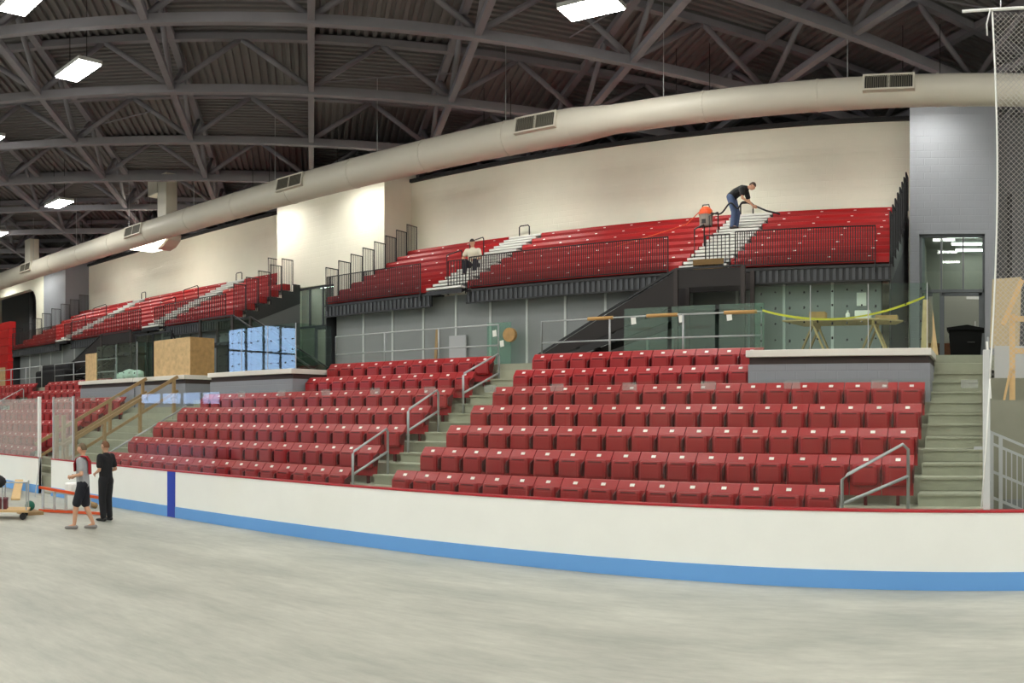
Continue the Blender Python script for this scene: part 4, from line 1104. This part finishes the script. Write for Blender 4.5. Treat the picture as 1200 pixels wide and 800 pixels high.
gr = thing('ramp_guardrail', (1.0,13.2,.5), 'galvanised guardrail with thin balusters sloping down at the right edge', 'guardrail')
za = lambda x, z0: z0 - .42*(x-.15)
for z0, nm in ((2.10,'top_rail'),(1.93,'top_rail'),(1.50,'mid_rail'),(1.10,'bottom_rail')):
    MB().beam((.12,13.2,za(.12,z0)),(2.2,13.2,za(2.2,z0)),.04,.04).build(nm, M_GALV, gr)
for x in (.16,.30,1.2,2.1): MB().box(x-.03,x+.03,13.17,13.23,.5,za(x,2.1)).build('post', M_GALV, gr)
for k in range(1, 24):
    x = .3+.085*k; MB().box(x-.009,x+.009,13.19,13.21,za(x,1.1),za(x,1.93)).build('baluster', M_GALV, gr)
MB().box(.34,2.1,13.28,13.3,.5,1.05).build('toe_board', M_FASCIA, gr)
# lumber frame and boards
lm = thing('lumber_frame', (.75,15.2,2.62), 'pale lumber frame with crosspieces at the right edge', 'frame')
MB().box(.50,.60,15.1,15.2,2.62,4.15).build('stud', M_WOOD, lm)
for z in (4.02,3.45): MB().box(.60,1.9,15.12,15.17,z,z+.1).build('crosspiece', M_WOOD, lm)
MB().beam((.38,15.05,3.95),(.72,15.05,4.75),.05,.09).build('brace', M_WOOD, lm)
MB().beam((.52,15.08,3.2),(.40,15.08,2.62),.04,.07).build('brace', M_WOOD, lm)
tag(MB().beam((.33,15.0,4.05),(.33,15.02,3.96),.05,.05).build('wood_block', M_WOODD) if False else MB().prism([(.16,3.70),(.75,3.62),(.80,5.1),(.22,5.05)], 'y', 16.9, 16.93).build('osb_sheet', mat('osb_pale', (190,172,138), .75, vary=.22, scale=24)), 'tall particle board sheet standing behind the net at right edge', 'board')
tag(MB().box(.26,1.9,16.75,16.8,3.04,3.72).build('drywall_sheet', mat('wallboard', (186,188,186), .7)), 'white wallboard sheet under the particle board at right edge', 'board')
tag(MB().beam((.16,14.9,2.65),(.10,14.95,3.65),.04,.04).build('white_pole', M_WHITE), 'white pole leaning beside the lumber frame', 'pole')
# safety net
nt_ = thing('safety_net', (.8,YB-.05,2.85), 'white mesh safety net with edge rope hanging at the right edge', 'net')
def lx(z):
    t = (z-2.85)/(7.78-2.85); return .115+.10*sin(pi*min(1,max(0,t*.9)))
mb = MB(); sp_ = .05; X1n = 1.5; zb0, zb1 = 2.85, 7.78
def seg(p, q):
    mb.beam(p, q, .0045, .0045)
k = -8.0
for sgn in (1,-1):
    c0 = zb0 - 2.0 if sgn > 0 else zb0
    c = c0
    while c < zb1 + 2.0:
        # z = c + sgn*(x)  clipped to the net
        xs = []
        for j in range(0, 61):
            x = .1+(X1n-.1)*j/60; z = c+sgn*x
            if zb0 <= z <= zb1 and x >= lx(z): xs.append(x)
        if len(xs) > 1: seg((xs[0],YB-.05,c+sgn*xs[0]), (xs[-1],YB-.05,c+sgn*xs[-1]))
        c += sp_*1.414
tag(mb.build('mesh', mat('net_twine', (190,186,182), .8), nt_), kind='stuff')
MB().tube([(lx(zb0+(zb1-zb0)*i/20),YB-.05,zb0+(zb1-zb0)*i/20) for i in range(21)] , .013, 6).build('edge_rope', M_WHITE, nt_, smooth=True)
MB().tube([(.115,YB-.05,2.85),(.06,YB-.06,1.9),(.0,YB-.06,1.12)], .011, 6).build('tail_rope', M_WHITE, nt_, smooth=True)
MB().tube([(-.26,YB-.05,7.78),(1.6,YB-.05,7.9)], .022, 8).build('top_pole', M_WHITE, nt_, smooth=True)
MB().tube([(.26,YB-.05,7.83),(.26,YB-.05,ZR-SL*YB-.1)], .01, 5).build('hanging_cable', M_GALV, nt_)
MB().tube([(.12,YB-.07,7.8),(.07,YB-.07,7.6),(.08,YB-.07,7.45)], .012, 5).build('knot', M_WHITE, nt_, smooth=True)
bpy.data.scenes.remove(TMP)
